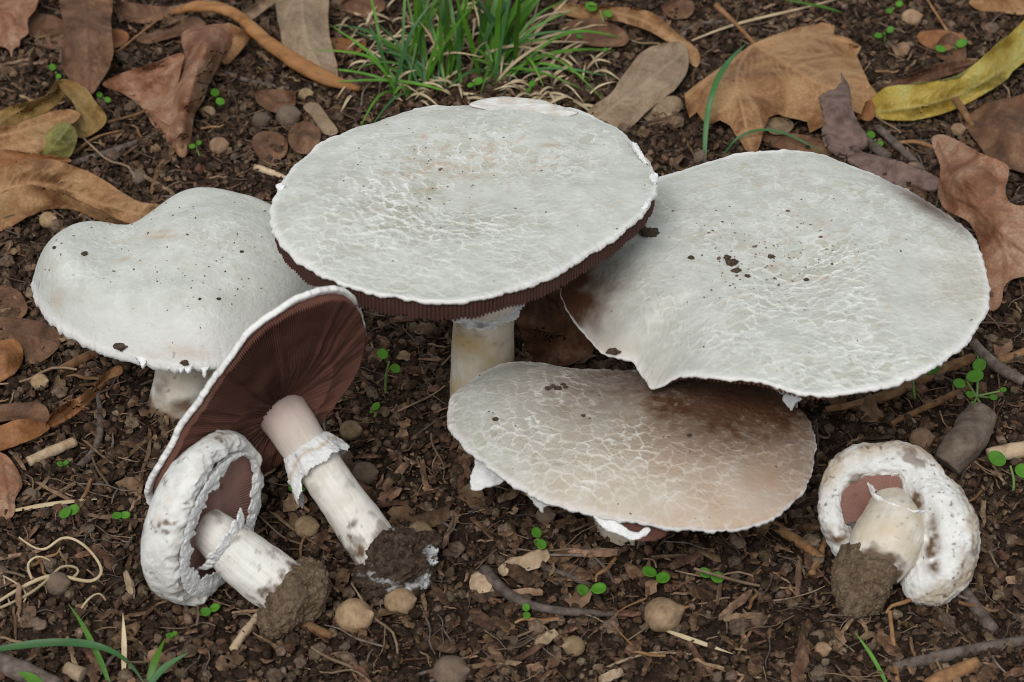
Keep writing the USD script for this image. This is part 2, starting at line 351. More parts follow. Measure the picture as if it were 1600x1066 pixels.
        if gi == len(rg) - 1: dep = -lip * .2 + 0 * qi; dep = fl * 0 + lip * .8
        else: dep = fl + gd - (1 - tooth) * gl_amp * on - (1 - on) * gl_amp * .5
        pull = (1 - tooth) * .010 if x > gmax - .015 else 0
        f_ = 1 - pull
        Pg.append(C + (uu * f_)[:, None] * e1 + (vv * f_)[:, None] * e2 + (hh - dep)[:, None] * n)
        ed.append(tooth * on)
    Pg = np.concatenate(Pg); nr = len(rg)
    Fg = grid_faces(nr, M); i = np.arange(nr - 1)
    seam = np.concatenate([np.stack([i * M + M - 1, (i + 1) * M + M - 1, (i + 1) * M], 1), np.stack([i * M + M - 1, (i + 1) * M, i * M], 1)])
    ed = np.concatenate(ed)
    dust = np.clip(2.2 * fbm(Pg, 9, 4, seed + 60) - .2, 0, 1) * .35
    obj('gills', (Pg, np.vstack([Fg, seam])[:, ::-1]), gill_mat or GILL, t, pv={"edge": ed, "dust": dust, "dirt": ed * 0})
    return P[:NR], (e1, e2, n)

def unit_rows(a): return a / np.maximum(np.linalg.norm(a, axis=-1, keepdims=True), 1e-9)

def stem_mesh(pts, radii, n=60, seg=64, seed=0, amp=.35):
    V, F = tube(pts, radii, seg=seg, n=n, jitter=amp, js=7, seed=seed)
    return V, F
def strand(V, axis_a, axis_b):
    "0..1 along the axis from a to b"
    a, b = np.asarray(axis_a), np.asarray(axis_b); d = b - a
    return np.clip((V - a) @ d / np.dot(d, d), -.2, 1.2)

def veil_ring(t, C, axis, r0, r1, drop, th=.8, rag=1.0, gaps=(), NT=420, NS=40, seed=0, name='ring', fold=.5, lift=0.0, tanline=0.0):
    "a torn skirt round a stem: from radius r0 out to r1 while it sinks by drop along the axis"
    e1, e2, a = frame(axis)
    th_ = np.arange(NT) * 2 * math.pi / NT
    s = np.linspace(0, 1, NS)
    P3 = np.c_[np.cos(th_) * r1, np.sin(th_) * r1, th_ * 0]
    ext = 1 + rag * (.55 * fbm(P3, 2.2, 4, seed) * 2 + .5 * nz(P3, 8, seed + 1))
    for (a0, a1, f) in gaps:
        dd = (th_ - a0) % (2 * math.pi); w = (a1 - a0) % (2 * math.pi)
        ext = np.where(dd < w, ext * (1 - f * np.sin(np.pi * np.clip(dd / w, 0, 1)) ** .7), ext)
    S, T = np.meshgrid(s, th_, indexing='ij'); E = ext[None]
    rad = r0 + (r1 - r0) * S * E + fold * np.sin(T * 7 + seed) * S * (r1 - r0) * .12
    z = -drop * (S * E) ** 1.6 + lift * np.sin(S * math.pi * .8) + fold * nz(np.stack([np.cos(T) * 6, np.sin(T) * 6, S * 3], -1), 1.8, seed + 4) * 2.0 * S
    top = C + (rad * np.cos(T))[..., None] * e1 + (rad * np.sin(T))[..., None] * e2 + z[..., None] * a
    tk = th * (.4 + .6 * np.sin(np.pi * np.clip(S + .15, 0, 1)))
    bot = top - a * tk[..., None]
    P = np.concatenate([top, bot[::-1]])
    F = grid_faces(2 * NS, NT); i = np.arange(2 * NS - 1)
    seam = np.concatenate([np.stack([i * NT + NT - 1, (i + 1) * NT + NT - 1, (i + 1) * NT], 1), np.stack([i * NT + NT - 1, (i + 1) * NT, i * NT], 1)])
    V = P.reshape(-1, 3)
    V = V + .42 * np.stack([fbm(V, 1.2, 4, seed + k) for k in (5, 6, 7)], 1) * 2
    tn = np.r_[np.exp(-((S.ravel() - .6) / .08) ** 2) * tanline, np.exp(-((S[::-1].ravel() - .6) / .08) ** 2) * tanline]
    dirt = np.clip(fbm(V, 3, 4, seed + 9) * 6 - .9, 0, 1) * .6
    return obj(name, (V, np.vstack([F, seam])), VEIL, t, pv={"tan": tn, "dirt": dirt})

def specks(t, P, count, seed, size=(.15, .6), bias=None):
    "crumbs of soil lying on the skin; P is the cap's vertex grid"
    r = np.random.default_rng(seed); parts = []
    flat = P.reshape(-1, 3); NR_, NT_ = P.shape[:2]
    for _ in range(count):
        if bias is not None and r.random() < bias[3]:
            p = on = None
            px = bias[0] + r.normal() * bias[2]; py = bias[1] + r.normal() * bias[2] * .5
            i = np.argmin(np.sum((PR_cache[id(P)] - (px, py)) ** 2, 1)); c = flat[i]
        else:
            c = P[int(NR_ * math.sqrt(r.random()) * .98), r.integers(NT_)]
        s = r.uniform(size[0], size[1]) * (1.8 if r.random() < .05 else 1)
        v, f = lump((0, 0, 0), (s * r.uniform(.6, 1.8), s * r.uniform(.5, 1), s * .45), sub=1, amp=.75, s=.6, seed=int(r.integers(9999)))
        parts.append((v @ rot_to((.2 * r.normal(), .2 * r.normal(), 1)) @ np.array([[math.cos(a_ := r.uniform(0, 6.28)), math.sin(a_), 0], [-math.sin(a_), math.cos(a_), 0], [0, 0, 1]]) + c + np.array([0, 0, s * .15]), f))
    obj('soil_specks', join(parts), SPECK, t, kind='stuff')
PR_cache = {}
def remember(P): PR_cache[id(P)] = proj(P.reshape(-1, 3))

def crumbs_at(t, P, spots, seed=0, name='soil_crumb'):
    "single crumbs stuck to the skin: (px, py, radius mm, flatness)"
    pr = PR_cache[id(P)]; flat = P.reshape(-1, 3)
    for i, (x, y, r, fl) in enumerate(spots):
        c = flat[np.argmin(np.sum((pr - (x, y)) ** 2, 1))]
        v, f = lump((0, 0, 0), (r, r * .8, r * fl), sub=3, amp=.8, s=.55, seed=seed + i * 7, fine=.1, fs=.15)
        obj(name, (v + c + [0, 0, r * fl * .4], f), CRUMB_ON, t)
CRUMB_ON = look('stuck_crumb', [(.035, .022, .015), (.11, .075, .05)], scale=900, rough=.95, bumps=((1500, .0004, .9),))
FLESH = look('torn_flesh', [(.52, .50, .45), (.66, .64, .60), (.76, .745, .72)], scale=700, rough=.85, stretch=(.35, 1.6, 1), bumps=((900, .0005, .9),), masks=(('tan', (.48, .36, .24), .7),))

def cling(t, V, F, count, seed, mat, rmin=.25, rmax=.9, keep=None):
    "loose crumbs clinging to a clump of soil"
    r = np.random.default_rng(seed); tri = V[F]; c = tri.mean(1)
    w = np.linalg.norm(np.cross(tri[:, 1] - tri[:, 0], tri[:, 2] - tri[:, 0]), axis=1)
    if keep is not None: w = w * keep(c)
    parts = []
    for i in r.choice(len(F), count, p=w / w.sum()):
        s = rmin + (rmax - rmin) * r.random() ** 2.5
        v, f = lump((0, 0, 0), (s, s * r.uniform(.5, 1), s * r.uniform(.5, 1)), sub=1, amp=.6, s=.6, seed=int(r.integers(9999)))
        parts.append((v @ rand_rot(r) + c[i], f))
    obj('clinging_crumbs', join(parts), mat, t, kind='stuff')
CRUMB_PALE = look('stuck_crumb_pale', [(.09, .06, .038), (.21, .155, .10)], scale=900, rough=.95, bumps=((1500, .0004, .9),))
# ------------------------------------------------------------------ the ground
def gz(x, y):
    p = np.stack([np.asarray(x, float), np.asarray(y, float), np.zeros(np.shape(x))], -1)
    return 7 * fbm(p, 70, 3, 3) + 3.0 * fbm(p, 14, 3, 4)
def gpt(px, py, lift=0.0):
    "the point of the soil seen at this place of the photograph"
    z = 0.0
    for _ in range(4):
        P = at(px, py, z); z = float(gz(P[0], P[1]))
    P[2] = z + lift
    return P
SOIL = look('soil', [(.014, .008, .005), (.036, .022, .015), (.075, .050, .035)], scale=260, detail=8.0, rough=.95, bumps=((500, .0012, 1.0), (1600, .0006, .9)), spec=.12)
def axis_values(lo, hi, step, far):
    mid = np.arange(lo, hi + step, step); out = [hi + step]; d = step
    while out[-1] < far: d *= 1.35; out.append(out[-1] + d)
    inn = [lo - step]; d = step
    while inn[-1] > -far: d *= 1.35; inn.append(inn[-1] - d)
    return np.r_[inn[::-1], mid, out]
gx, gy = axis_values(-230, 230, 1.15, 40000), axis_values(-200, 290, 1.15, 40000)
X, Y = np.meshgrid(gx, gy, indexing='ij')
near = np.clip(1 - (np.hypot(X, Y) - 350) / 300, 0, 1)
pp = np.stack([X, Y, X * 0], -1)
Zg = gz(X, Y) + near * (1.6 * fbm(pp, 5, 3, 8) + 1.0 * fbm(pp, 2.2, 2, 9)) - .8
obj('ground', (np.stack([X, Y, Zg], -1).reshape(-1, 3), grid_faces(len(gx), len(gy))), SOIL, kind='structure', label='dark brown crumbly garden soil', cat='ground')

# ------------------------------------------------------------------ the mushrooms
def blob(pv, k, px, c, s, amt, rot=0.0, p=2.0):
    d = px - np.asarray(c, float); ca, sa = math.cos(rot), math.sin(rot)
    a, b = d[:, 0] * ca + d[:, 1] * sa, -d[:, 0] * sa + d[:, 1] * ca
    pv[k] = np.maximum(pv[k], amt * np.exp(-(np.hypot(a / s[0], b / s[1])) ** p))
def streaks(pv, px, c, spread, count, seed, amt=.8, L=(6, 16), key='tan'):
    r = np.random.default_rng(seed)
    for _ in range(count):
        q = (c[0] + r.normal() * spread[0], c[1] + r.normal() * spread[1])
        blob(pv, key, px, q, (r.uniform(*L), r.uniform(2, 4)), amt * r.uniform(.4, 1), rot=r.normal() * .4 - .2)

def stem_part(t, pts, radii, seed, masks=None, seg=72, n=80, amp=.3):
    V, F = stem_mesh(pts, radii, n=n, seg=seg, seed=seed, amp=amp)
    a, b = np.asarray(pts[0]), np.asarray(pts[-1])
    s = strand(V, a, b)
    pv = {"cream": np.zeros(len(V)), "pink": np.zeros(len(V)), "dirt": np.maximum(np.clip((fbm(V, 5, 5, seed + 3) - .13) * 14, 0, 1) * .7, np.clip((fbm(V, 1.6, 3, seed + 4) - .2) * 14, 0, 1) * .6)}
    if masks: masks(pv, s, V)
    i = np.arange(len(V)); st = np.stack([(i % seg) / seg, i // seg / n], 1)
    for k in pv: pv[k] = np.clip(pv[k], 0, 1)
    obj('stem', (V, F), STEM, t, pv=pv, uv=st)

# 1. the tall one in the middle: flat cap, brown gill edge, ring and stem under it
C = at(728, 318, 82.0)
base = gpt(752, 655)
t1 = thing('mushroom', 'tall white mushroom in the middle with flat scaly cap above all others', 'mushroom', base)
rim1 = [(1028, 272), (1026, 300), (1003, 335), (960, 367), (925, 388), (880, 414), (830, 439), (770, 461), (700, 472), (640, 469), (580, 457), (520, 435), (470, 405), (438, 376), (424, 345), (432, 308), (450, 270), (490, 232), (540, 205), (600, 180), (650, 168), (700, 163), (745, 161), (800, 158), (850, 160), (900, 172), (950, 192), (986, 216), (1003, 238)]
def ex1(pv, rr, uv, px):
    streaks(pv, px, (700, 255), (75, 25), 30, 1, .8)
    streaks(pv, px, (760, 290), (90, 35), 60, 2, .45, (3, 7))
    pv['tone'] *= .75 + .6 * np.exp(-((np.hypot((px[:, 0] - 735) / 190, (px[:, 1] - 300) / 80)) ** 2))
P1, fr1 = build_cap(t1, C, (0.0, 0.06, 1), rim1, lambda r, th, u, v: 3.2 * (1 - r ** 3) - 2.6 * np.exp(-(r / .42) ** 2), k=4, gdepth=(3, 6, 5.2), extra=ex1, gill_mat=GILL_D, seed=11, ngill=300, gl_amp=.55,
                    amp=lambda rr, uv: .8 + .6 * np.exp(-((rr - .5) / .25) ** 2), ridge_h=.44, spacing=4.0, centre=(2, 3), net=.25)
remember(P1)
specks(t1, P1, 70, 3, (.12, .35), (690, 270, 60, .6))
n1 = fr1[2]
s0, s1 = C + np.array([6, 0, -6.0]), base + np.array([0, 0, -4.0])
def mk1(pv, s, V): pv['cream'] = np.clip(.45 + fbm(V, 12, 3, 5) * 1.2, 0, 1) * (1.25 + .3 * s); pv['dirt'] *= .5
stem_part(t1, [s0, s0 * .6 + s1 * .4 + np.array([-.3, 0, 0]), s1], [8.6, 8.8, 9.0, 9.6, 9.8], 21, mk1)
rc = s0 + (s1 - s0) * .47
veil_ring(t1, rc + np.array([0, 0, 8.5]), (s0 - s1), 8.3, 12.0, 1.0, .8, rag=.8, seed=4)

# 2. the wide one on the right
C = at(1214, 425, 58.0)
base = gpt(1195, 672)
t2 = thing('mushroom', 'widest white mushroom at the right with cap drooping at its front left', 'mushroom', base)
rim2 = [(1000, 300, 1), (1050, 272), (1110, 251), (1170, 240), (1230, 236), (1280, 238), (1330, 256), (1380, 277), (1430, 303), (1480, 330), (1512, 357), (1532, 395), (1546, 440), (1541, 482), (1520, 517), (1480, 556), (1430, 586), (1370, 606), (1310, 617), (1258, 617), (1210, 603), (1150, 593, -1), (1095, 588, -4), (1055, 590, -9), (1022, 603, -15), (1003, 582, -15), (984, 560, -14), (950, 553, -14), (930, 535, -13), (905, 508, -11), (889, 483, -9), (877, 456, -7), (886, 425, -4), (915, 385, -2), (955, 335, 0)]
def ex2(pv, rr, uv, px):
    edge = np.clip((rr - .55) / .4, 0, 1)
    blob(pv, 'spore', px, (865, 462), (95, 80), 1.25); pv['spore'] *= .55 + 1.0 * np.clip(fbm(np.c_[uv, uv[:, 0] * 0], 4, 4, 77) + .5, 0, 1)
    blob(pv, 'spore', px, (1450, 322), (80, 13), .85, rot=.55)
    blob(pv, 'tan', px, (960, 545), (45, 22), .4); blob(pv, 'tan', px, (1500, 440), (50, 60), .28); blob(pv, 'tan', px, (905, 450), (60, 50), .4); blob(pv, 'tan', px, (1015, 590), (30, 25), .3)
    streaks(pv, px, (1270, 400), (110, 45), 60, 6, .5, (3, 8)); streaks(pv, px, (1240, 290), (120, 25), 50, 7, .35, (3, 6))
P2, fr2 = build_cap(t2, C, (-0.02, 0.03, 1), rim2, lambda r, th, u, v: 5.0 * (1 - r ** 2.2) - 2.6 * np.exp(-(r / .33) ** 2), k=3.2, extra=ex2, seed=23, ngill=280, lip=1.2,
                    amp=lambda rr, uv: (.9 + .45 * np.exp(-((rr - .33) / .22) ** 2)) * (1 - .6 * np.clip((rr - .7) / .25, 0, 1) * np.clip((-uv[:, 0] - 5) / 25, 0, 1)), ridge_h=.46, spacing=3.9, gdepth=(3, 5, 1.6), gmax=.965, gl_amp=.9, pale_edge=.7, net=.25)
remember(P2)
crumbs_at(t2, P2, [(1143, 412, 1.7, .6), (1150, 424, 1.1, .6), (1136, 404, 1.0, .7), (958, 549, 1.9, .35), (1080, 404, .9, .6), (1205, 402, .9, .5), (1168, 432, .8, .5), (1260, 438, .7, .6), (1015, 365, 2.6, .3), (1003, 358, 1.6, .4)], 3)
specks(t2, P2, 170, 5, (.1, .36), (1200, 400, 75, .75))
s0, s1 = C + np.array([0, -2, -5.0]), base + np.array([0, 0, -4.0])
def mk2(pv, s, V): pv['cream'] = .3 + .3 * s
stem_part(t2, [s0, s0 * .5 + s1 * .5, s1], [8, 8.5, 9.5], 22, mk2)
veil_ring(t2, s0 + (s1 - s0) * .42, (s0 - s1), 8.2, 13.5, 4.0, .8, rag=.8, seed=14)

# 3. the low one in front of it, browned by fallen spores
C = at(988, 697, 33.0)
base = gpt(985, 812)
t3 = thing('mushroom', 'low white mushroom in front, its cap stained brown under the wider cap', 'mushroom', base)
rim3 = [(700, 640), (708, 612), (740, 590), (790, 571), (840, 568), (890, 575), (940, 580, -1), (985, 582, -2), (1040, 580, -1), (1100, 585), (1170, 596), (1218, 613), (1252, 640), (1271, 675), (1272, 712), (1262, 750), (1238, 786), (1200, 809), (1150, 821), (1090, 821), (1020, 813), (960, 804), (900, 794), (850, 779), (800, 754), (755, 725), (725, 696), (706, 668)]
def ex3(pv, rr, uv, px):
    n3 = fbm(np.c_[uv, uv[:, 0] * 0], 9, 4, 31)
    blob(pv, 'spore', px, (1140, 612), (185, 92), 1.25, p=2.3, rot=.12)
    blob(pv, 'spore', px, (1000, 600), (150, 66), .75)
    blob(pv, 'spore', px, (1225, 668), (105, 75), .55, rot=.5)
    pv['spore'] *= 1 + 1.4 * fbm(np.c_[uv, uv[:, 0] * 0], 2.2, 4, 33) * .55
    pv['spore'] = np.clip(pv['spore'], 0, 1) ** .8
    pv['tone'] *= 1.3
    pv['spore'] = np.clip(pv['spore'] * (1 + .25 * n3) - .30 * pv['ridge'] * np.clip(1.6 - 1.6 * pv['spore'], 0, 1), 0, 1)
    pv['tan'] = np.clip((px[:, 0] - 760) / 380, 0, 1) * .75 * (1 + n3) + .14
    pv['tan'] *= 1 - .55 * pv['ridge']
    pv['ridge'] = np.clip(pv['ridge'] * 1.1, 0, 1)
P3, fr3 = build_cap(t3, C, (0.02, 0.02, 1), rim3, lambda r, th, u, v: 7.5 * (1 - r ** 2.6) + 1.5 * np.exp(-((u + 38) / 16) ** 2) * (1 - r ** 4) - 2.0 * np.exp(-((u + 4) / 16) ** 2 - ((v - 34) / 20) ** 2) * (1 - r ** 6), k=4, extra=ex3, seed=37, ngill=230, lip=1.5,
                    amp=lambda rr, uv: 1.25 - .2 * rr, ridge_h=.44, spacing=4.3, gdepth=(3, 4, 1.2), gmax=.93, gl_amp=.8, pale_edge=.75, net=.6)
remember(P3)
crumbs_at(t3, P3, [(856, 608, .9, .5), (864, 604, .8, .5), (872, 608, 1.0, .4), (880, 602, .8, .5), (884, 606, .7, .5), (775, 656, .8, .6), (912, 650, .6, .5), (1077, 681, .7, .6)], 5)
specks(t3, P3, 40, 6, (.12, .4))
s0, s1 = C + np.array([0, 0, -4.0]), base + np.array([0, 0, -5.0])
stem_part(t3, [s0, s0 * .5 + s1 * .5, s1], [8.5, 9, 11.5], 23, mk2)

# 4. the domed one at the back left
C = at(280, 452, 36.0)
base = gpt(287, 628)
t4 = thing('mushroom', 'domed white mushroom at the left with a saddle-shaped lumpy cap', 'mushroom', base)
rim4 = [(51, 432), (60, 472), (90, 508), (140, 535), (190, 553), (240, 565), (290, 572), (335, 570), (385, 550), (440, 515), (490, 468), (512, 420), (495, 378), (450, 350), (400, 334), (350, 325), (300, 330), (250, 350), (200, 374), (150, 376), (110, 380), (72, 400)]
def ex4(pv, rr, uv, px):
    low = np.clip((px[:, 1] - 470) / 90, 0, 1) * np.clip((rr - .5) / .4, 0, 1)
    pv['pale'] = np.maximum(pv['pale'], low * .8); pv['ridge'] *= 1 - .6 * low; pv['tone'] *= 1 - .7 * low
    for c, s, a_, ro in (((250, 370), (28, 4), .7, -.05), ((195, 405), (12, 4), .6, -.5), ((255, 362), (20, 3), .6, -.1), ((90, 470), (10, 16), .5, 0), ((290, 550), (40, 12), .45, .1), ((240, 555), (25, 8), .3, .1)):
        blob(pv, 'tan', px, c, s, a_, ro)
    streaks(pv, px, (300, 420), (70, 30), 40, 8, .35, (3, 7))
    pv['dirt'] = np.maximum(pv['dirt'], np.clip(fbm(np.c_[uv, uv[:, 0] * 0], 2.5, 4, 91) * 8 - 2.2, 0, 1) * np.clip((rr - .93) / .05, 0, 1))
    pass
def prof4(r, th, u, v):
    return (1 - r ** 9) * (13.5 + 5 * np.exp(-((u - 10) / 17) ** 2 - ((v - 8) / 26) ** 2) - 3.2 * np.exp(-((u + 18) / 9) ** 2 - ((v - 14) / 18) ** 2) + 1.5 * np.exp(-((u + 36) / 9) ** 2))
P4, fr4 = build_cap(t4, C, (-0.02, -0.02, 1), rim4, prof4, k=4, extra=ex4, seed=41, ngill=220, lip=2.6, und=2.4, amp=lambda rr, uv: .7 * (1 - .5 * rr), ridge_h=.45, spacing=3.5, gdepth=(3, 5, 1.5), gmax=.96, pale_edge=.9, net=.2)
remember(P4)
crumbs_at(t4, P4, [(190, 543, 2.0, .4), (132, 398, 1.0, .7), (85, 388, .7, .6), (342, 467, .6, .6), (290, 571, 1.1, .7), (312, 468, .5, .6), (378, 394, .6, .5)], 9)
specks(t4, P4, 110, 9, (.1, .38), (280, 420, 70, .4))
s0, s1 = C + np.array([2, 0, -3.0]), base + np.array([0, 0, -5.0])
def mk4(pv, s, V): pv['cream'] = .55 * np.clip(.6 + 2 * fbm(V, 6, 3, 5), 0, 1); pv['dirt'] = np.maximum(pv['dirt'], np.clip((s - .68) * 5 + 2.5 * fbm(V, 5, 4, 6), 0, 1))
stem_part(t4, [s0, s0 * .5 + s1 * .5, s1], [7.5, 7.5, 8.5, 10, 12], 24, mk4)

# 5. the uprooted one that shows its gills
B = at(590, 862, 8.0)
Tc = at(446, 652, 37.0)
a5 = unit(B - Tc)
c5 = unit(RIGHT * .55 - UP * .72 - FWD * .42)              # the cap faces a little more forward than the bent stem
t5 = thing('mushroom', 'uprooted mushroom leaning on its side, brown gills and torn ring showing', 'mushroom', B * [1, 1, 0])
rim5 = [(233, 786), (236, 745), (262, 690), (295, 637), (330, 582), (365, 537), (402, 501), (440, 474), (480, 456), (520, 447), (550, 460), (565, 490), (567, 530), (553, 572), (527, 612), (495, 650), (455, 692), (415, 722), (370, 745), (320, 765), (275, 785), (247, 797)]
P5, fr5 = build_cap(t5, Tc, -c5, rim5, lambda r, th, u, v: 7.5 * (1 - r ** 2), k=3, seed=53, NT=520, NR=90, ngill=300, gmax=.965, lip=1.6, gdepth=(1.5, 5, 2.2), flesh=(5.5, 1.2), r0=.13, spacing=4.5, gl_amp=1.0, und=3.5)
def mk5(pv, s, V):
    pv['pink'] = np.clip(.95 - s * 1.9, 0, .8); pv['cream'] = .1 + 0 * s
    pv['dirt'] = np.maximum(pv['dirt'] * np.clip(s * 1.6 - .5, 0, 1), np.clip((s - .86) * 5 + 5 * fbm(V, 3, 4, 6), 0, 1) * (s > .6))
stem_part(t5, [Tc - c5 * 6, Tc - c5 * 1, Tc * .5 + B * .5, B + a5 * 2], [7.8, 7.1, 6.7, 6.5, 6.5, 6.8, 7.0, 7.1], 25, mk5, amp=.5)
L5 = np.linalg.norm(B - Tc)
def theta_of(axis, sx, sy):
    "angle round the axis that points to (sx, sy) in the picture, y down"
    e1, e2, _ = frame(axis); d = RIGHT * sx - UP * sy
    return math.atan2(d @ e2, d @ e1)
tl = theta_of(-a5, -.8, .6); tr = theta_of(-a5, .8, -.6)
veil_ring(t5, Tc + a5 * L5 * .21, -a5, 6.6, 9.6, 6.5, 1.9, rag=.3, gaps=((tl - .9, tl + .9, -.55),), seed=33, tanline=.55, fold=1.3, lift=0)
veil_ring(t5, Tc + a5 * L5 * .33, -a5, 6.5, 9.4, .8, 1.5, rag=.5, gaps=((tl + .8, tl - .8, .85),), seed=35, fold=1.2)
cl = rot_to(a5)
V, F = lump(B + a5 * 4.5 + np.array([2.5, 0, 0]), (12.5, 10, 10), sub=6, amp=.45, s=.55, seed=5, axes=cl, fine=.10, fs=.1)
w5 = np.clip(fbm(V, 5.5, 5, 8) * 14 - .9, 0, 1) * np.clip(fbm(V, 14, 2, 9) * 6 + .6, 0, 1)
obj('soil_clump', (V, F), CLUMP, t5, pv={"white": w5})
cling(t5, V, F, 420, 5, CRUMB_ON)

# 6. the small one lying at the lower left
B = at(440, 918, 8.0)
Tc = at(312, 822, 23.5)
a6 = unit(B - Tc)
t6 = thing('mushroom', 'small white mushroom lying at the lower left, pale soil clump on its foot', 'mushroom', B * [1, 1, 0])
def revolve(prof, C, n, NT, seed=0, sx=1.0, sy=1.0, jit=.3, roll=0.0, js=4.0, NP=None, wob=0.0):
    e1, e2, n = frame(n)
    e1, e2 = e1 * math.cos(roll) + e2 * math.sin(roll), -e1 * math.sin(roll) + e2 * math.cos(roll)
    q = spline(np.c_[np.asarray(prof, float), np.zeros(len(prof))], NP or len(prof) * 8)
    th = np.arange(NT) * 2 * math.pi / NT
    rr = q[:, 0][:, None]; w = 1 + wob * 2 * nz(np.stack([np.cos(th), np.sin(th), th * 0], -1), .8, seed)[None]
    x, y = rr * np.cos(th) * sx * w, rr * np.sin(th) * sy * w
    P = C + x[..., None] * e1 + y[..., None] * e2 + np.broadcast_to(q[:, 1][:, None], x.shape)[..., None] * n
    V = P.reshape(-1, 3)
    V = V + 2 * jit * np.stack([fbm(V, js, 4, seed + k) for k in (1, 2, 3)], 1)
    nq = len(q); F = grid_faces(nq, NT); i = np.arange(nq - 1)
    seam = np.concatenate([np.stack([i * NT + NT - 1, (i + 1) * NT + NT - 1, (i + 1) * NT], 1), np.stack([i * NT + NT - 1, (i + 1) * NT, i * NT], 1)])
    return V, np.vstack([F, seam]), np.repeat(np.arange(nq) / (nq - 1), NT), np.tile(th, nq)
n6 = -unit(RIGHT * .88 - UP * .30 - FWD * .35)
V, F, s6, th6 = revolve([(0.01, 10), (8, 9.8), (14, 9), (18.8, 7.0), (22.2, 3.6), (23.7, .6), (23.8, -2.4), (22.8, -4.4), (21.3, -5.1), (19.9, -4.9), (19.4, -4.0), (20.0, -2.6), (21, -1.5)], Tc, n6, 320, seed=61, sx=1.0, sy=1.06, jit=.28, js=2.2, NP=130, wob=.05)
far6 = RIGHT * .75 + UP * .5; far6 = unit(far6 - n6 * np.dot(far6, n6)) * 2.4       # the roll is thin on the far side, thick on the near one
V = V + far6 * (np.clip((s6 - .5) / .18, 0, 1) ** 2)[:, None]
V = V + n6 * (np.where(s6 > .68, 2.2 * fbm(V, 4, 3, 66) * 2, 0))[:, None]
dirt = np.clip(fbm(V, 4.5, 5, 62) * 12 - 1.7, 0, 1) * .9
obj('cap', (V, F), CAP_SMALL, t6, pv={"tan": np.clip(fbm(V, 8, 4, 63) * 5 - .1, 0, 1) * .5, "dirt": np.maximum(dirt, np.clip(fbm(V, 1.3, 3, 69) * 12 - 2.6, 0, 1) * .8)})
def gill_disc(t, C, n, r0, r1, z0, z1, ngill, seed, mat):
    e1, e2, n = frame(n); M = ngill * 4; th = np.arange(M) * 2 * math.pi / M
    rg = np.linspace(r0, r1, 24); tooth = np.tile([1, .6, 0, .6], ngill); Pg = []; ed = []
    for x in rg:
        f = (x - r0) / (r1 - r0); z = z0 + (z1 - z0) * f + 2.0 * math.sin(math.pi * f) - tooth * .9
        Pg.append(C + (x * np.cos(th))[:, None] * e1 + (x * np.sin(th))[:, None] * e2 + z[:, None] * n); ed.append(tooth)
    V = np.concatenate(Pg); nr = len(rg); F = grid_faces(nr, M); i = np.arange(nr - 1)
    seam = np.concatenate([np.stack([i * M + M - 1, (i + 1) * M + M - 1, (i + 1) * M], 1), np.stack([i * M + M - 1, (i + 1) * M, i * M], 1)])
    ed = np.concatenate(ed)
    obj('gills', (V, np.vstack([F, seam])[:, ::-1]), mat, t, pv={"edge": ed, "dirt": np.clip(fbm(V, 4, 4, seed) * 6 - 1.4, 0, 1), "dust": ed * 0})
gill_disc(t6, Tc + far6 * .9, n6, 2.6, 20.9, -3.0, -3.6, 120, 64, GILL_P)
veil_ring(t6, Tc + far6 - n6 * 4.9, n6, 20.9, 15.2, .8, 1.3, rag=.9, gaps=((theta_of(n6, .6, -.8) - .75, theta_of(n6, .6, -.8) + .75, .75),), seed=47, fold=.4, name='veil_rag')
def mk6(pv, s, V):
    pv['pink'] = np.clip(.95 - s * 4.0, 0, .8)
    pv['dirt'] = np.maximum(pv['dirt'] * .8, np.clip((s - .86) * 5 + 5 * fbm(V, 3, 4, 6), 0, 1) * (s > .6))
stem_part(t6, [Tc + n6 * 4, Tc - n6 * 3, Tc * .5 + B * .5, B + a6 * 2], [5.6, 6.0, 7.0, 7.8, 8.2, 8.0], 26, mk6, amp=.5)
veil_ring(t6, Tc + a6 * 8, -a6, 6.2, 10.0, -1.5, 1.5, rag=.8, gaps=((.3, 2.0, .9),), seed=43, fold=.7)
V, F = lump(B + a6 * 4.5, (8.0, 11.5, 10.0), sub=6, amp=.42, s=.8, seed=15, axes=rot_to(a6)[[2, 0, 1]], fine=.07, fs=.1)
obj('soil_clump', (V, F), CLUMP_P, t6, pv={"white": np.zeros(len(V))})
cling(t6, V, F, 520, 6, CRUMB_PALE, .15, .6)

# 7. the small inrolled one at the lower right
def hull_chain(pts, radii):
    parts = []
    sph = [manifold3d.Manifold.sphere(r, 24).translate(list(map(float, p))) for p, r in zip(pts, radii)]
    for a_, b_ in zip(sph[:-1], sph[1:]): parts.append(manifold3d.Manifold.batch_hull([a_, b_]))
    return parts
PL7 = at(1395, 820, 15.0)
n7 = unit(np.array([-0.02, -.62, .78]))                       # the underside looks up and forward
def p7(px, py, d=0.0): return on_plane(px, py, PL7 + n7 * d, n7)
path7 = [(1336, 862, -2, 4.6), (1309, 836, -1, 4.0), (1295, 800, 0, 3.2), (1299, 762, 0, 3.4), (1322, 732, 0, 4.5), (1360, 719, 0, 4.8), (1400, 718, 0, 5.2), (1430, 730, 0, 5.8), (1448, 762, 0, 6.8)]
path7b = [(1448, 766, 0, 7.0), (1464, 790, 1, 8.2), (1478, 825, 2, 9.0), (1478, 862, 2, 9.2), (1468, 893, 2, 8.2), (1449, 910, 1, 7.0), (1434, 905, 0, 5.0)]
parts = []
for pth in (path7, path7b):
    q = spline([(*p7(x, y, d), r) for x, y, d, r in pth], 22)
    parts += hull_chain(q[:, :3], q[:, 3])
cen = p7(1388, 808, -13)
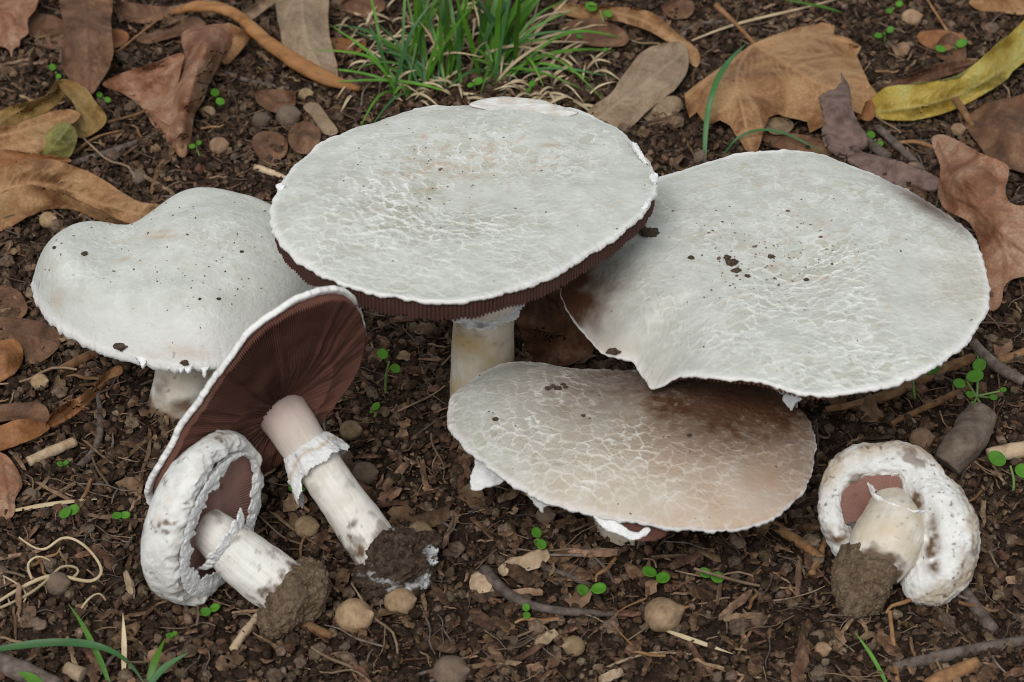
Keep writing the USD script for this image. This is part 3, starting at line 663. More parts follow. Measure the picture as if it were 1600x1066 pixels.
for x, y, d, r in ((1340, 790, -11.5, 8), (1362, 760, -11.5, 8), (1405, 785, -11.5, 9), (1446, 850, -7, 11), (1370, 840, -11, 8)):
    parts.append(manifold3d.Manifold.batch_hull([manifold3d.Manifold.sphere(r, 24).translate(list(p7(x, y, d))), manifold3d.Manifold.sphere(9, 24).translate(list(cen))]))
mm7 = manifold3d.Manifold.batch_boolean(parts, manifold3d.OpType.Add).refine_to_length(1.2).to_mesh()
tm = trimesh.Trimesh(mm7.vert_properties[:, :3], mm7.tri_verts, process=True)
trimesh.smoothing.filter_taubin(tm, iterations=14)
tm = tm.subdivide()
V = np.array(tm.vertices); F = np.array(tm.faces); vn = np.array(tm.vertex_normals)
V = V + vn * (1.1 * fbm(V, 6, 4, 71) * 2 + .5 * fbm(V, 1.3, 3, 72) * 2)[:, None]
t7 = thing('mushroom', 'small inrolled mushroom at the lower right lying upside down, soil on its foot', 'mushroom', at(1395, 900, 0))
side = (V - PL7) @ n7
px7 = proj(V)
dirt = np.maximum(np.clip(fbm(V, 6, 5, 73) * 12 - 1.5, 0, 1) * .7, np.clip(fbm(V, 1.2, 3, 79) * 12 - 2.0, 0, 1) * .8)
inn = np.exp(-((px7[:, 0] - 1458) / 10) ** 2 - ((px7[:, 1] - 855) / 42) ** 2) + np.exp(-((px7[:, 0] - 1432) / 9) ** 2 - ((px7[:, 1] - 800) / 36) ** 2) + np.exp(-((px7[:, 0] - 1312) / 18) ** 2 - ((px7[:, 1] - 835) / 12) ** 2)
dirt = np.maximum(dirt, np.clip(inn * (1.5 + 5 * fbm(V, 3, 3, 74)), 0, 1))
edge7 = np.clip((np.hypot((px7[:, 0] - 1395), (px7[:, 1] - 820)) - 105) / 20, 0, 1) * np.clip(.65 + fbm(V, 5, 4, 75) * 3, 0, 1) * .85
obj('cap', (V, F), CAP_SMALL, t7, pv={"tan": edge7, "dirt": dirt})
# the gills inside the roll
gp = [(1318, 745), (1340, 752), (1365, 745), (1392, 742), (1412, 752), (1424, 772), (1400, 790), (1372, 800), (1352, 822), (1325, 818), (1296, 816), (1300, 790)]
G = Polygon(gp); cpx = np.array([1392, 800.0])
NTg, NRg = 420, 20; Vg = []; eg = []
angs = np.linspace(math.radians(160), math.radians(395), NTg)
for rr_ in np.linspace(.18, 1, NRg):
    for j, a_ in enumerate(angs):
        R_ = 100; x, y = cpx[0] + math.cos(a_) * R_ * rr_, cpx[1] + math.sin(a_) * R_ * rr_ * .75
        tk = (1, .6, 0, .6)[j % 4]
        Vg.append(p7(x, y, -.6 + tk * .9 + .9 * rr_)); eg.append(tk)
obj('gills', (np.array(Vg), grid_faces(NRg, NTg)), GILL_P, t7, pv={"edge": eg, "dirt": np.clip(fbm(np.array(Vg), 4, 4, 76) * 6 - 1.5, 0, 1), "dust": np.zeros(len(Vg))})
S0, S1 = p7(1398, 795, 0), p7(1362, 890, 4)
def mk7(pv, s, V):
    pv['cream'] = np.clip(.45 + 1.5 * fbm(V, 7, 3, 4), 0, 1) * .7
    pv['dirt'] = np.maximum(pv['dirt'] * .7, np.clip((s - .97) * 10 + 3 * fbm(V, 3, 4, 6), 0, 1) * (s > .6))
stem_part(t7, [S0 - n7 * 5, p7(1393, 830, 3), S1], [7.6, 8.6, 9.8, 9.8, 8.2], 27, mk7, amp=.8)
veil_ring(t7, p7(1402, 782, 3.2), unit(S0 - S1) * .6 + n7 * .4, 6.6, 9.6, -1.0, 1.2, rag=.8, seed=53, fold=.8, gaps=((2.8, 5.0, .8),))
ax7 = unit(S1 - S0)
V, F = lump(p7(1352, 897, 4.6), (9.0, 9.6, 12.0), sub=6, amp=.4, s=.9, seed=25, axes=rot_to(ax7), fine=.06, fs=.1)
obj('soil_clump', (V, F), CLUMP_P, t7, pv={"white": np.clip(fbm(V, 4, 4, 7) * 12 - 3.4, 0, 1)})
cling(t7, V, F, 560, 7, CRUMB_PALE, .15, .55)
# ------------------------------------------------------------------ fallen leaves
LV = [("vein", (.30, .17, .085), .55), ("spot", (.06, .035, .02), .8)]
def leaf_look(name, cols, vein=(.34, .20, .10), trans=.2, rough=.6):
    return look(name, cols, scale=75, detail=9, rough=rough, r0=.36, r1=.64, dist=.6, bumps=((700, .0004, .7), (150, .0012, .6)), spec=.35, trans=trans, net=.16, masks=(("vein", vein, .75), ("spot", (.055, .032, .02), .85)))
L_TAN = leaf_look('leaf_tan', [(.19, .082, .032), (.34, .175, .075), (.44, .26, .125)], vein=(.50, .30, .15))
L_ORANGE = leaf_look('leaf_orange', [(.20, .075, .025), (.30, .125, .045), (.36, .17, .07)])
L_PINK = leaf_look('leaf_pinkish', [(.20, .075, .035), (.35, .175, .10), (.47, .295, .19)], vein=(.24, .11, .06))
L_PALE = leaf_look('leaf_pale', [(.24, .16, .095), (.32, .225, .14), (.38, .28, .19)], vein=(.42, .32, .22))
L_BROWN = leaf_look('leaf_brown', [(.08, .035, .017), (.17, .082, .042), (.27, .145, .08)], vein=(.12, .06, .04))
L_OCHRE = leaf_look('leaf_ochre', [(.16, .085, .022), (.27, .16, .045), (.34, .22, .085)], vein=(.30, .2, .07))
L_OLIVE = leaf_look('leaf_olive', [(.12, .12, .03), (.22, .20, .055), (.28, .25, .08)], vein=(.3, .28, .1))
L_YELLOW = leaf_look('leaf_yellow', [(.34, .22, .03), (.46, .32, .05), (.44, .38, .10)], vein=(.5, .42, .15), rough=.5)
STALK = look('leaf_stalk', [(.16, .075, .03), (.30, .16, .07)], scale=300, rough=.7)
STALK_R = look('rolled_leaf', [(.17, .07, .022), (.30, .14, .05), (.36, .18, .075)], scale=220, rough=.6, stretch=(.4, 1, 1), dist=.6)
BARK_P = look('bark_pinkish', [(.085, .052, .042), (.15, .098, .08), (.21, .14, .115)], scale=260, rough=.85, bumps=((600, .0006, .8), (200, .0008, .5)))

def at_v(px, py, z):
    d = FWD + np.outer((px - 800) / FPX, RIGHT) + np.outer((533 - py) / FPX, UP)
    return EYE + d * ((z - EYE[2]) / d[:, 2])[:, None]
def ground_v(px, py, lift):
    z = np.zeros(len(px))
    for _ in range(3):
        P = at_v(px, py, z + lift * 0); z = gz(P[:, 0], P[:, 1])
    return at_v(px, py, z + lift)
def dist_lines(pts, lines, amp=True):
    d = np.full(len(pts), 1e9)
    for ln in lines:
        ln = np.asarray(ln, float)
        if len(ln) > 2: ln = spline(ln, 10)
        for a, b in zip(ln[:-1], ln[1:]):
            ab = b - a; t = np.clip(((pts - a) @ ab) / max(np.dot(ab, ab), 1e-9), 0, 1)
            d = np.minimum(d, np.linalg.norm(pts - a - t[:, None] * ab, axis=1))
    return d
def sheet(outline, inner=(), veins=(), step=3.4, th=.18, wr=.7, ws=6.0, seed=0, smooth=True, vw=2.2, rough_edge=1.5, spots=.35, curl=1.0):
    ctl = np.array([(*p, 3)[:3] for p in outline], float)
    o = spline(ctl, max(24, int(LineString(ctl[:, :2]).length / step)), closed=True) if smooth else spline_lin(ctl, step)
    o[:, :2] += rough_edge * 2 * np.stack([fbm(np.c_[o[:, :2], np.zeros(len(o))], 14, 3, seed + k) for k in (1, 2)], 1)
    poly = Polygon(o[:, :2]).buffer(0)
    if poly.geom_type != 'Polygon': poly = max(poly.geoms, key=lambda g: g.area)
    x0, y0, x1, y1 = poly.bounds
    g = np.array([(x + (step / 2 if int((y - y0) / step) % 2 else 0), y) for y in np.arange(y0, y1, step * .87) for x in np.arange(x0, x1, step)])
    g = g + np.random.default_rng(seed).uniform(-.2, .2, g.shape) * step
    ins = shapely.contains_xy(poly.buffer(-step * .45), g[:, 0], g[:, 1])
    P2 = np.vstack([o[:, :2], g[ins]])
    f = Delaunay(P2).simplices; cc = P2[f].mean(1)
    f = f[shapely.contains_xy(poly.buffer(.3), cc[:, 0], cc[:, 1])]
    pts = np.vstack([ctl, np.array([p for p in inner], float).reshape(-1, 3)])
    keep = np.unique(np.round(pts[:, :2]), axis=0, return_index=True)[1]; pts = pts[keep]
    zz = RBFInterpolator(pts[:, :2], pts[:, 2], kernel='thin_plate_spline', smoothing=.05)(P2)
    q3 = np.c_[P2 * .2, zz * .3]
    zz = zz + wr * 2 * fbm(q3, ws, 3, seed + 7) + .25 * fbm(q3, 2.2, 3, seed + 8)
    v = np.exp(-(dist_lines(P2, veins) / vw) ** 2) if len(veins) else np.zeros(len(P2))
    if len(veins):                                               # side veins off every main vein
        side = []; r_ = np.random.default_rng(seed + 3)
        for ln in veins[:3]:
            q = spline(np.array(ln, float), 40) if len(ln) > 2 else np.linspace(ln[0], ln[-1], 40)
            Lq = np.linalg.norm(np.diff(q, axis=0), axis=1).sum(); m_ = max(2, int(Lq / 15))
            for i_ in range(1, m_):
                k_ = int(i_ / m_ * 38); T_ = unit(q[k_ + 1] - q[k_])
                for sg in (-1, 1):
                    a_ = sg * r_.uniform(.75, 1.0); d_ = np.array([T_[0] * math.cos(a_) - T_[1] * math.sin(a_), T_[0] * math.sin(a_) + T_[1] * math.cos(a_)])
                    l_ = r_.uniform(28, 48); b_ = q[k_]; side.append([b_, b_ + d_ * l_ * .5, b_ + (d_ * .75 + T_ * .35) * l_])
        if side: v = np.maximum(v, .6 * np.exp(-(dist_lines(P2, side) / 1.5) ** 2))
    eb = np.exp(-shapely.distance(shapely.points(P2), poly.exterior) / 7.0)
    zz = zz + eb * (1.0 + 4.0 * nz(np.c_[P2 * .03, P2[:, 0] * 0], 1.0, seed + 12)) * curl
    zz = np.maximum(zz, .3) + v * .5
    V = ground_v(P2[:, 0], P2[:, 1], zz)
    a = V[f]; flip = np.cross(a[:, 1] - a[:, 0], a[:, 2] - a[:, 0]) @ np.array([0, -.5, .8]) < 0
    f[flip] = f[flip][:, ::-1]
    sp = np.clip(fbm(q3, 5, 4, seed + 9) * 9 - 2.4 + spots, 0, 1) * .6
    n = len(V); V, f = solid(V, f, th)
    return (V, f), {"vein": np.r_[v, v], "spot": np.r_[sp, sp]}
def spline_lin(c, step):
    c2 = np.vstack([c, c[:1]]); out = []
    for a, b in zip(c2[:-1], c2[1:]):
        k = max(1, int(np.linalg.norm(b[:2] - a[:2]) / step)); out += [a + (b - a) * i / k for i in range(k)]
    return np.array(out)
def gpath(pts):
    "points (px, py, height above the soil) to space"
    p = np.array([(*q, 1)[:3] for q in pts], float)
    return ground_v(p[:, 0], p[:, 1], p[:, 2])
def leaf(label, blades, stalk=None, name='fallen_leaf', cat='leaf', group=None):
    "blades: (look, outline, inner, veins, extra keywords)"
    b0 = np.array(blades[0][1], float)[:, :2].mean(0)
    t = thing(name, label, cat, gpt(*b0), group)
    for k, (m, outl, inner, veins, kw) in enumerate(blades):
        s, pv = sheet(outl, inner, veins, seed=USED[('/World', name)] * 17 + k * 5, **kw)
        obj('blade', s, m, t, pv=pv)
    if stalk:
        pts, r = stalk[0], stalk[1]
        obj('stalk', tube(gpath(pts), r, seg=8, n=14, jitter=.15, js=2, seed=3), STALK, t)
    return t

leaf('large tan lobed leaf with pointed tips at the upper right', [(L_TAN,
    [(1178, 68, 9), (1205, 56, 10), (1240, 45, 9), (1285, 36, 6), (1304, 40, 6), (1303, 53, 8), (1328, 60, 8), (1346, 74, 5), (1338, 86, 4), (1350, 112, 8), (1360, 135, 7), (1374, 150, 3), (1352, 160, 4), (1346, 178, 3), (1322, 168, 6), (1300, 190, 4), (1266, 206, 2), (1262, 190, 3), (1236, 184, 5), (1215, 179, 6), (1202, 184, 5), (1195, 200, 5), (1182, 240, 2), (1166, 234, 2), (1140, 197, 5), (1125, 188, 6), (1106, 197, 2), (1098, 188, 4), (1089, 174, 4), (1078, 184, 1), (1073, 166, 4), (1069, 148, 4), (1090, 130, 7), (1122, 108, 9), (1152, 86, 9)],
    [(1200, 110, 12), (1160, 150, 11), (1250, 90, 14), (1290, 120, 13), (1150, 115, 11), (1230, 140, 10), (1270, 160, 8), (1175, 190, 8)],
    [[(1178, 68), (1230, 100), (1280, 130), (1368, 149)], [(1178, 68), (1152, 110), (1155, 150), (1174, 234)], [(1178, 68), (1240, 54), (1300, 58), (1344, 74)], [(1178, 68), (1120, 112), (1072, 150)], [(1240, 106), (1262, 98), (1310, 92), (1340, 96)], [(1190, 78), (1240, 90), (1300, 82)], [(1265, 122), (1300, 110), (1352, 120)], [(1152, 120), (1140, 160), (1100, 185)], [(1154, 140), (1180, 165), (1190, 200)]],
    dict(smooth=False, wr=.8, ws=8, vw=2.4))], stalk=([(1178, 68, 9.4), (1150, 38, 10), (1118, 8, 12)], [.8, .7, 1.1]))
leaf('pinkish brown crumpled leaf folded and rolled at the upper left', [
    (L_PINK, [(160, 132, 7), (205, 110, 10), (245, 98, 12), (285, 84, 14), (280, 120, 12), (275, 170, 8), (270, 196, 6), (240, 180, 3), (222, 168, 2), (200, 151, 3), (180, 141, 5)], [(245, 140, 2.5), (225, 135, 5)], [[(165, 132), (210, 122), (270, 118)]], dict(spots=.3)),
    (L_PINK, [(226, 172, 1), (264, 190, 5), (292, 238, 3), (284, 246, 1), (256, 216, 1)], [], [], {}),
    (L_PINK, [(283, 55, 9), (310, 42, 12), (350, 37, 12), (368, 42, 10), (358, 75, 8), (342, 102, 6), (326, 132, 5), (318, 156, 4), (306, 178, 4), (300, 203, 3), (296, 235, 2), (286, 246, 1), (274, 225, 4), (264, 205, 6), (270, 172, 8), (273, 148, 9), (279, 115, 9), (288, 85, 9)], [(322, 70, 24), (306, 110, 22), (292, 160, 19), (284, 205, 13), (340, 60, 17), (318, 140, 9)], [[(325, 45), (315, 85), (298, 150), (284, 230)], [(345, 45), (338, 85), (318, 140)]], dict(vw=2.5)),
    (L_TAN, [(352, 38, 10), (372, 42, 12), (391, 56, 8), (376, 80, 5), (356, 100, 4), (346, 96, 6)], [], [], {})])
for lab, m_, ol in [
    ('crumpled reddish leaf scrap above the yellow leaf', L_ORANGE, [(1432, 55, 1), (1460, 47, 4), (1492, 50, 5), (1512, 62, 3), (1490, 76, 1), (1450, 74, 1)]),
    ('brown leaf scrap under the pinkish stalk above the yellow leaf', L_BROWN, [(1462, 80, 1), (1480, 52, 3), (1500, 60, 4), (1510, 90, 2), (1486, 98, 1)]),
    ('tan leaf scrap under the points of the large lobed leaf', L_PALE, [(1195, 190, 1), (1220, 183, 3), (1240, 196, 3), (1225, 210, 1), (1203, 206, 1)]),
    ('brown leaf lying in shade below the large lobed leaf', L_BROWN, [(1190, 205, 1), (1240, 208, 3), (1290, 222, 3), (1300, 240, 1), (1240, 238, 1), (1195, 222, 1)]),
    ('tan leaf piece showing beside the spoon-shaped leaf tip', L_PALE, [(1000, 175, 1), (1030, 155, 4), (1060, 152, 4), (1066, 168, 2), (1035, 185, 1), (1010, 188, 1)]),
    ('brown curled leaf scrap at the top edge left of the lobed leaf stalk', L_BROWN, [(1035, 12, 1), (1060, 0, 3), (1085, 6, 4), (1080, 24, 2), (1050, 28, 1)]),
    ('tan leaf strip at the right top corner', L_TAN, [(1515, 2, 2), (1560, -8, 5), (1612, 5, 5), (1610, 22, 2), (1560, 18, 1), (1525, 14, 1)]),
    ('dull reddish leaf scrap between bark and yellow leaf', L_ORANGE, [(1330, 150, 3), (1350, 142, 5), (1366, 160, 4), (1362, 186, 2), (1340, 182, 1)]),
    ('brown leaf scrap at the top between the pale leaf and the grass', L_BROWN, [(532, 8, 1), (560, -6, 3), (600, 0, 3), (596, 18, 2), (556, 24, 1)]),
    ('flat brown leaf scrap right of the pinkish crumpled leaf', L_BROWN, [(395, 215, 1), (425, 205, 3), (448, 222, 3), (440, 248, 1), (408, 246, 1)]),
    ('dark leaf scrap behind the left rim of the tall cap', L_BROWN, [(398, 150, 1), (428, 140, 3), (462, 150, 3), (452, 172, 1), (415, 170, 1)])]:
    leaf(lab, [(m_, ol, [], [], dict(wr=1.2, ws=4))])
leaf('long tan curled leaf at the left edge behind the domed mushroom', [
    (L_TAN, [(-30, 275, 11), (0, 262, 13), (30, 254, 15), (75, 249, 16), (110, 258, 16), (150, 275, 14), (190, 300, 12), (230, 318, 10), (265, 324, 7), (245, 345, 5), (215, 353, 5), (180, 341, 6), (140, 321, 7), (100, 303, 8), (60, 291, 8), (30, 293, 8), (-30, 315, 6)], [(80, 272, 17), (180, 318, 12)], [[(0, 300), (60, 286), (140, 312), (240, 340)]], dict(vw=2.5)),
    (L_TAN, [(-30, 314, 8), (0, 303, 9), (30, 293, 10), (60, 292, 10), (100, 304, 10), (140, 322, 9), (180, 342, 8), (215, 354, 6), (203, 356, 3), (170, 351, 2), (120, 330, 2), (80, 327, 2), (40, 341, 2), (-30, 365, 1)], [(60, 308, 7)], [], {})], stalk=([(215, 352, 5), (262, 346, 3)], [.8, .5]))
leaf('smooth brown oval leaf hanging down at the top left', [(L_BROWN, [(98, -20, 16), (98, 30, 14), (97, 80, 11), (103, 115, 8), (120, 136, 6), (138, 150, 3), (156, 130, 6), (171, 105, 8), (177, 70, 10), (173, 30, 12), (168, -20, 14)], [(135, 60, 14), (138, 110, 9)], [[(132, -20), (138, 60), (140, 145)]], dict(vw=2.2))])
leaf('pinkish brown tooth-edged leaf in the top left corner', [(L_PINK, [(-30, -20, 8), (57, -20, 8), (51, 20, 7), (42, 36, 6), (44, 52, 5), (32, 62, 4), (30, 72, 3), (22, 75, 3), (18, 92, 2), (12, 76, 3), (-30, 66, 4)], [(20, 20, 9)], [[(-10, -10), (15, 80)]], {})])
leaf('pale tan upright leaf left of the grass at the top', [(L_PALE, [(440, -20, 12), (434, 30, 10), (442, 70, 8), (455, 95, 6), (480, 115, 4), (505, 129, 2), (526, 126, 1), (521, 80, 6), (513, 30, 9), (506, -20, 11)], [(475, 40, 13)], [[(470, -20), (480, 60), (512, 124)]], dict(vw=2.2))])
t = thing('rolled_leaf', 'long orange-brown rolled leaf arching across the top left', 'leaf', gpt(400, 60))
obj('blade', tube(gpath([(272, 18, 9), (300, 11, 12), (340, 12, 14), (372, 26, 13), (402, 52, 11), (440, 82, 8), (480, 107, 5), (520, 126, 3), (562, 138, 1)]), [1.5, 2.6, 2.4, 2.4, 2.6, 2.8, 3.2, 2.8, 1.2], seg=14, n=50, jitter=.5, js=4, seed=4, flat=.7), STALK_R, t)
leaf('ochre curled leaf with dark inside at the left edge', [
    (L_OCHRE, [(-30, 190, 6), (0, 173, 9), (40, 160, 12), (75, 145, 14), (90, 125, 15), (101, 130, 12), (92, 160, 8), (60, 182, 6), (20, 205, 4), (-30, 215, 2)], [(50, 175, 5)], [[(0, 190), (90, 140)]], dict(spots=.5)),
    (L_TAN, [(-30, 205, 6), (0, 199, 8), (50, 185, 9), (110, 171, 10), (126, 180, 10), (106, 196, 10), (85, 216, 8), (60, 241, 4), (20, 236, 4), (-30, 240, 3)], [(50, 210, 10)], [[(0, 215), (110, 180)]], dict(spots=1.2)),
    (L_OLIVE, [(58, 236, 4), (74, 206, 9), (100, 190, 12), (119, 205, 10), (113, 240, 5), (96, 253, 2), (76, 250, 2)], [(92, 215, 12)], [[(70, 245), (108, 198)]], {}),
    (L_OCHRE, [(92, 126, 13), (125, 131, 12), (150, 160, 8), (166, 186, 4), (150, 206, 3), (125, 216, 3), (112, 206, 5), (120, 175, 9), (105, 150, 12)], [(135, 175, 9)], [[(100, 135), (150, 195)]], dict(spots=1.2)),
    (L_ORANGE, [(-30, 240, 3), (60, 241, 4), (112, 250, 3), (62, 262, 1), (-30, 268, 1)], [], [], {})])
leaf('brown strip-like leaf bending down at the top right of the grass', [(L_TAN, [(862, 10, 5), (900, 7, 7), (960, 11, 8), (1010, 17, 9), (1042, 38, 8), (1068, 60, 7), (1093, 86, 4), (1088, 105, 2), (1070, 88, 3), (1040, 62, 4), (1000, 43, 4), (950, 31, 3), (900, 27, 2)], [(960, 22, 9)], [[(870, 16), (1000, 30), (1085, 95)]], {})])
leaf('dull brown leaf lying under the brown strip-like leaf right of the grass', [(L_BROWN, [(870, 56, 2), (890, 34, 3), (940, 32, 4), (976, 50, 4), (980, 66, 3), (950, 73, 2), (910, 69, 2), (880, 62, 2)], [], [[(880, 50), (970, 60)]], {})])
leaf('spoon-shaped tan leaf behind the gap between the two widest caps', [(L_PALE, [(918, 176, 2), (950, 150, 5), (966, 128, 7), (985, 103, 8), (1005, 80, 9), (1035, 69, 9), (1066, 67, 8), (1076, 90, 6), (1070, 120, 5), (1046, 146, 5), (1020, 166, 4), (1000, 186, 3), (975, 206, 1), (948, 196, 1)], [(1010, 125, 9)], [[(930, 188), (1000, 135), (1066, 84)], [(1000, 135), (1030, 120)], [(975, 155), (1000, 155)]], dict(vw=2.4))])
leaf('yellow curled leaf at the upper right edge', [(L_YELLOW, [(1355, 172, 2), (1370, 146, 7), (1395, 134, 10), (1430, 132, 12), (1475, 125, 13), (1510, 110, 14), (1545, 82, 15), (1575, 56, 15), (1640, 10, 15), (1640, 70, 6), (1600, 97, 5), (1570, 126, 4), (1530, 151, 3), (1490, 171, 2), (1440, 186, 1), (1395, 188, 1), (1365, 183, 1)], [(1450, 155, 11), (1540, 115, 13), (1390, 160, 8)], [[(1362, 176), (1440, 166), (1540, 128), (1630, 50)]], dict(vw=2.2, wr=.35)),
    (L_OLIVE, [(1425, 131, 12.5), (1475, 124, 13.4), (1510, 109, 14.4), (1545, 81, 15.4), (1575, 55, 15.4), (1580, 60, 14), (1548, 90, 14), (1512, 116, 13), (1475, 130, 12)], [], [], dict(wr=.1, rough_edge=.3, curl=0))])
leaf('brown curled leaf half hidden behind the yellow leaf', [(L_BROWN, [(1372, 140, 2), (1410, 122, 5), (1460, 103, 7), (1500, 95, 8), (1528, 98, 6), (1500, 112, 3), (1450, 128, 2), (1400, 142, 2)], [], [[(1380, 138), (1520, 100)]], {})])
leaf('creased tan leaf standing behind the right end of the widest cap', [(L_PINK, [(1456, 216, 8), (1480, 212, 12), (1520, 234, 16), (1560, 250, 18), (1576, 262, 17), (1571, 300, 15), (1586, 320, 15), (1640, 330, 15), (1640, 420, 6), (1600, 432, 4), (1570, 447, 3), (1562, 480, 1), (1545, 484, 1), (1535, 410, 4), (1510, 345, 6), (1480, 330, 5), (1465, 300, 6), (1468, 258, 8)], [(1510, 280, 19), (1560, 350, 13), (1560, 410, 7)], [[(1465, 222), (1500, 290), (1560, 360), (1610, 400)], [(1490, 260), (1550, 265)], [(1480, 300), (1520, 320), (1580, 330)], [(1540, 340), (1570, 400), (1565, 460)]], dict(wr=1.0, vw=2.4))])
leaf('torn brown leaf at the right edge below the yellow leaf', [(L_BROWN, [(1508, 192, 4), (1545, 160, 7), (1580, 152, 8), (1640, 150, 7), (1640, 262, 4), (1572, 262, 3), (1546, 250, 3), (1530, 226, 3)], [(1580, 200, 9)], [[(1520, 190), (1630, 215)]], dict(spots=1.0, wr=1.4))])
leaf('crumpled brown leaf standing behind the tall stem', [(L_BROWN, [(808, 468, 26), (850, 450, 30), (890, 465, 28), (908, 510, 18), (928, 547, 8), (910, 562, 5), (870, 573, 2), (836, 561, 3), (812, 520, 14)], [(850, 510, 20), (880, 530, 10)], [[(850, 455), (862, 510), (870, 568)], [(885, 470), (880, 560)]], dict(wr=1.4, ws=6))])
leaf('small bright orange leaf at the left edge', [(L_ORANGE, [(-30, 535, 5), (0, 532, 6), (20, 529, 6), (36, 548, 5), (30, 576, 3), (10, 592, 2), (-30, 600, 1)], [(8, 558, 8)], [], {})])
leaf('narrow orange-brown leaf with a lifted tip at the left below the domed cap', [
    (L_ORANGE, [(72, 668, 3), (86, 640, 8), (120, 622, 11), (150, 599, 12), (170, 579, 12), (189, 573, 11), (190, 583, 10), (170, 592, 8), (150, 617, 6), (125, 642, 4), (100, 659, 2)], [(125, 628, 11)], [[(80, 660), (130, 625), (185, 578)]], {}),
    (L_ORANGE, [(-30, 672, 3), (0, 665, 5), (25, 656, 6), (78, 666, 5), (42, 690, 2), (5, 703, 1), (-30, 706, 1)], [(30, 672, 6)], [], {}),
    (L_BROWN, [(-30, 640, 3), (20, 631, 5), (70, 634, 6), (76, 660, 4), (30, 655, 2), (-30, 660, 1)], [], [], {})])
leaf('dark brown flat leaf at the left edge above the orange leaf', [(L_BROWN, [(-30, 500, 1), (30, 497, 2), (70, 505, 3), (96, 525, 2), (74, 560, 1), (40, 566, 1.5), (36, 545, 2), (-30, 520, 1)], [(50, 530, 3)], [[(0, 508), (90, 535)]], dict(wr=.8))])
leaf('ragged dark leaf scrap at the left edge beside the domed cap', [(L_BROWN, [(-30, 455, 1), (20, 450, 2), (40, 470, 3), (42, 488, 2), (22, 500, 1), (-30, 498, 1)], [], [], dict(wr=1))])
leaf('pinkish brown ragged leaf at the lower left edge', [(L_PINK, [(-30, 706, 3), (0, 706, 5), (24, 728, 5), (34, 762, 4), (24, 780, 2), (20, 806, 1), (-30, 800, 1)], [(8, 750, 6)], [[(0, 710), (15, 800)]], {})])
leaf('mauve-brown flat leaf behind the oval leaf at the top left', [(L_BROWN, [(45, 28, 2), (100, 34, 3), (100, 72, 2), (56, 66, 1)], [], [], {})])
leaf('brown leaf strip slanting behind the pinkish crumpled leaf', [(L_BROWN, [(213, 62, 2), (260, 42, 4), (306, 27, 6), (322, 40, 5), (270, 58, 2), (230, 68, 1)], [], [[(215, 62), (318, 33)]], {})])
leaf('light brown leaf strip at the top between oval and pale leaves', [(L_PALE, [(376, 22, 2), (400, 5, 5), (432, -15, 7), (442, -10, 5), (415, 15, 3), (385, 32, 1)], [], [], {})])
leaf('reddish brown leaf scrap right of the oval leaf', [(L_ORANGE, [(163, 52, 2), (188, 46, 3), (201, 56, 3), (192, 70, 2), (172, 74, 1)], [], [], {})])
leaf('brown leaf lying along the top edge right of the oval leaf', [(L_BROWN, [(180, 6, 3), (230, 8, 4), (274, 14, 3), (262, 27, 2), (190, 30, 1)], [], [], {})])
leaf('tan leaf sliver left of the tall cap under the grass', [(L_PALE, [(474, 166, 2), (494, 160, 3), (512, 183, 3), (528, 206, 1), (510, 211, 1), (488, 184, 2)], [], [], {})])
leaf('brown leaf scrap below the rolled leaf left of the grass', [(L_BROWN, [(455, 200, 1), (480, 190, 4), (500, 205, 5), (492, 235, 3), (468, 240, 1), (452, 225, 2)], [(478, 215, 7)], [], dict(wr=1.2))])
leaf('reddish leaf scrap at the left end of the grass', [(L_ORANGE, [(505, 62, 2), (540, 60, 3), (572, 66, 2), (560, 82, 1), (520, 82, 1)], [], [], {})])
for k, (lab, ol) in enumerate([('curved pinkish bark piece lying across the lobed leaf', [(1278, 112, 9), (1297, 104, 10), (1316, 116, 10), (1326, 140, 10), (1336, 180, 9), (1352, 218, 8), (1340, 238, 5), (1312, 240, 5), (1293, 224, 6), (1286, 180, 8), (1276, 140, 9)]),
                               ('flat pinkish bark piece behind the back edge of the widest cap', [(1310, 228, 2), (1352, 238, 5), (1400, 250, 6), (1440, 264, 5), (1468, 285, 3), (1452, 298, 1), (1400, 288, 1), (1350, 268, 1)])]):
    s, pv = sheet(ol, [(1305, 170, 13)] if k == 0 else [], [], th=1.4, wr=.9, ws=5, seed=400 + k)
    obj('bark_piece', s, BARK_P, label=lab, cat='bark', origin=gpt(*ol[0][:2]))

# torn flap of skin on the back margin of the tall cap
nn = fr1[2]
def flap(t, name, outl, lift, seed, C0):
    o = spline(np.array([(*p, 0) for p in outl], float), 70, closed=True)[:, :2]
    poly = Polygon(o).buffer(0); x0, y0, x1, y1 = poly.bounds
    g = np.array([(x, y) for y in np.arange(y0, y1, 3.0) for x in np.arange(x0, x1, 3.5)])
    P2 = np.vstack([o, g[shapely.contains_xy(poly.buffer(-1.6), g[:, 0], g[:, 1])]])
    f = Delaunay(P2).simplices; cc = P2[f].mean(1); f = f[shapely.contains_xy(poly.buffer(.2), cc[:, 0], cc[:, 1])]
    h = lift * np.clip((y1 - P2[:, 1]) / (y1 - y0), 0, 1) + .55 + .5 * fbm(np.c_[P2 * [.06, .25], P2[:, 0] * 0], 1.2, 3, seed)
    V = np.array([on_plane(x, y, C0 + nn * hh, nn) for (x, y), hh in zip(P2, h)])
    a = V[f]; flip = np.cross(a[:, 1] - a[:, 0], a[:, 2] - a[:, 0]) @ np.array([0, -.5, .8]) < 0; f[flip] = f[flip][:, ::-1]
    V, f = solid(V, f, .5)
    obj(name, (V, f), FLESH, t, pv={"tan": np.clip(fbm(V, 3, 4, seed) * 4 + .1, 0, .6), "dirt": np.zeros(len(V))})
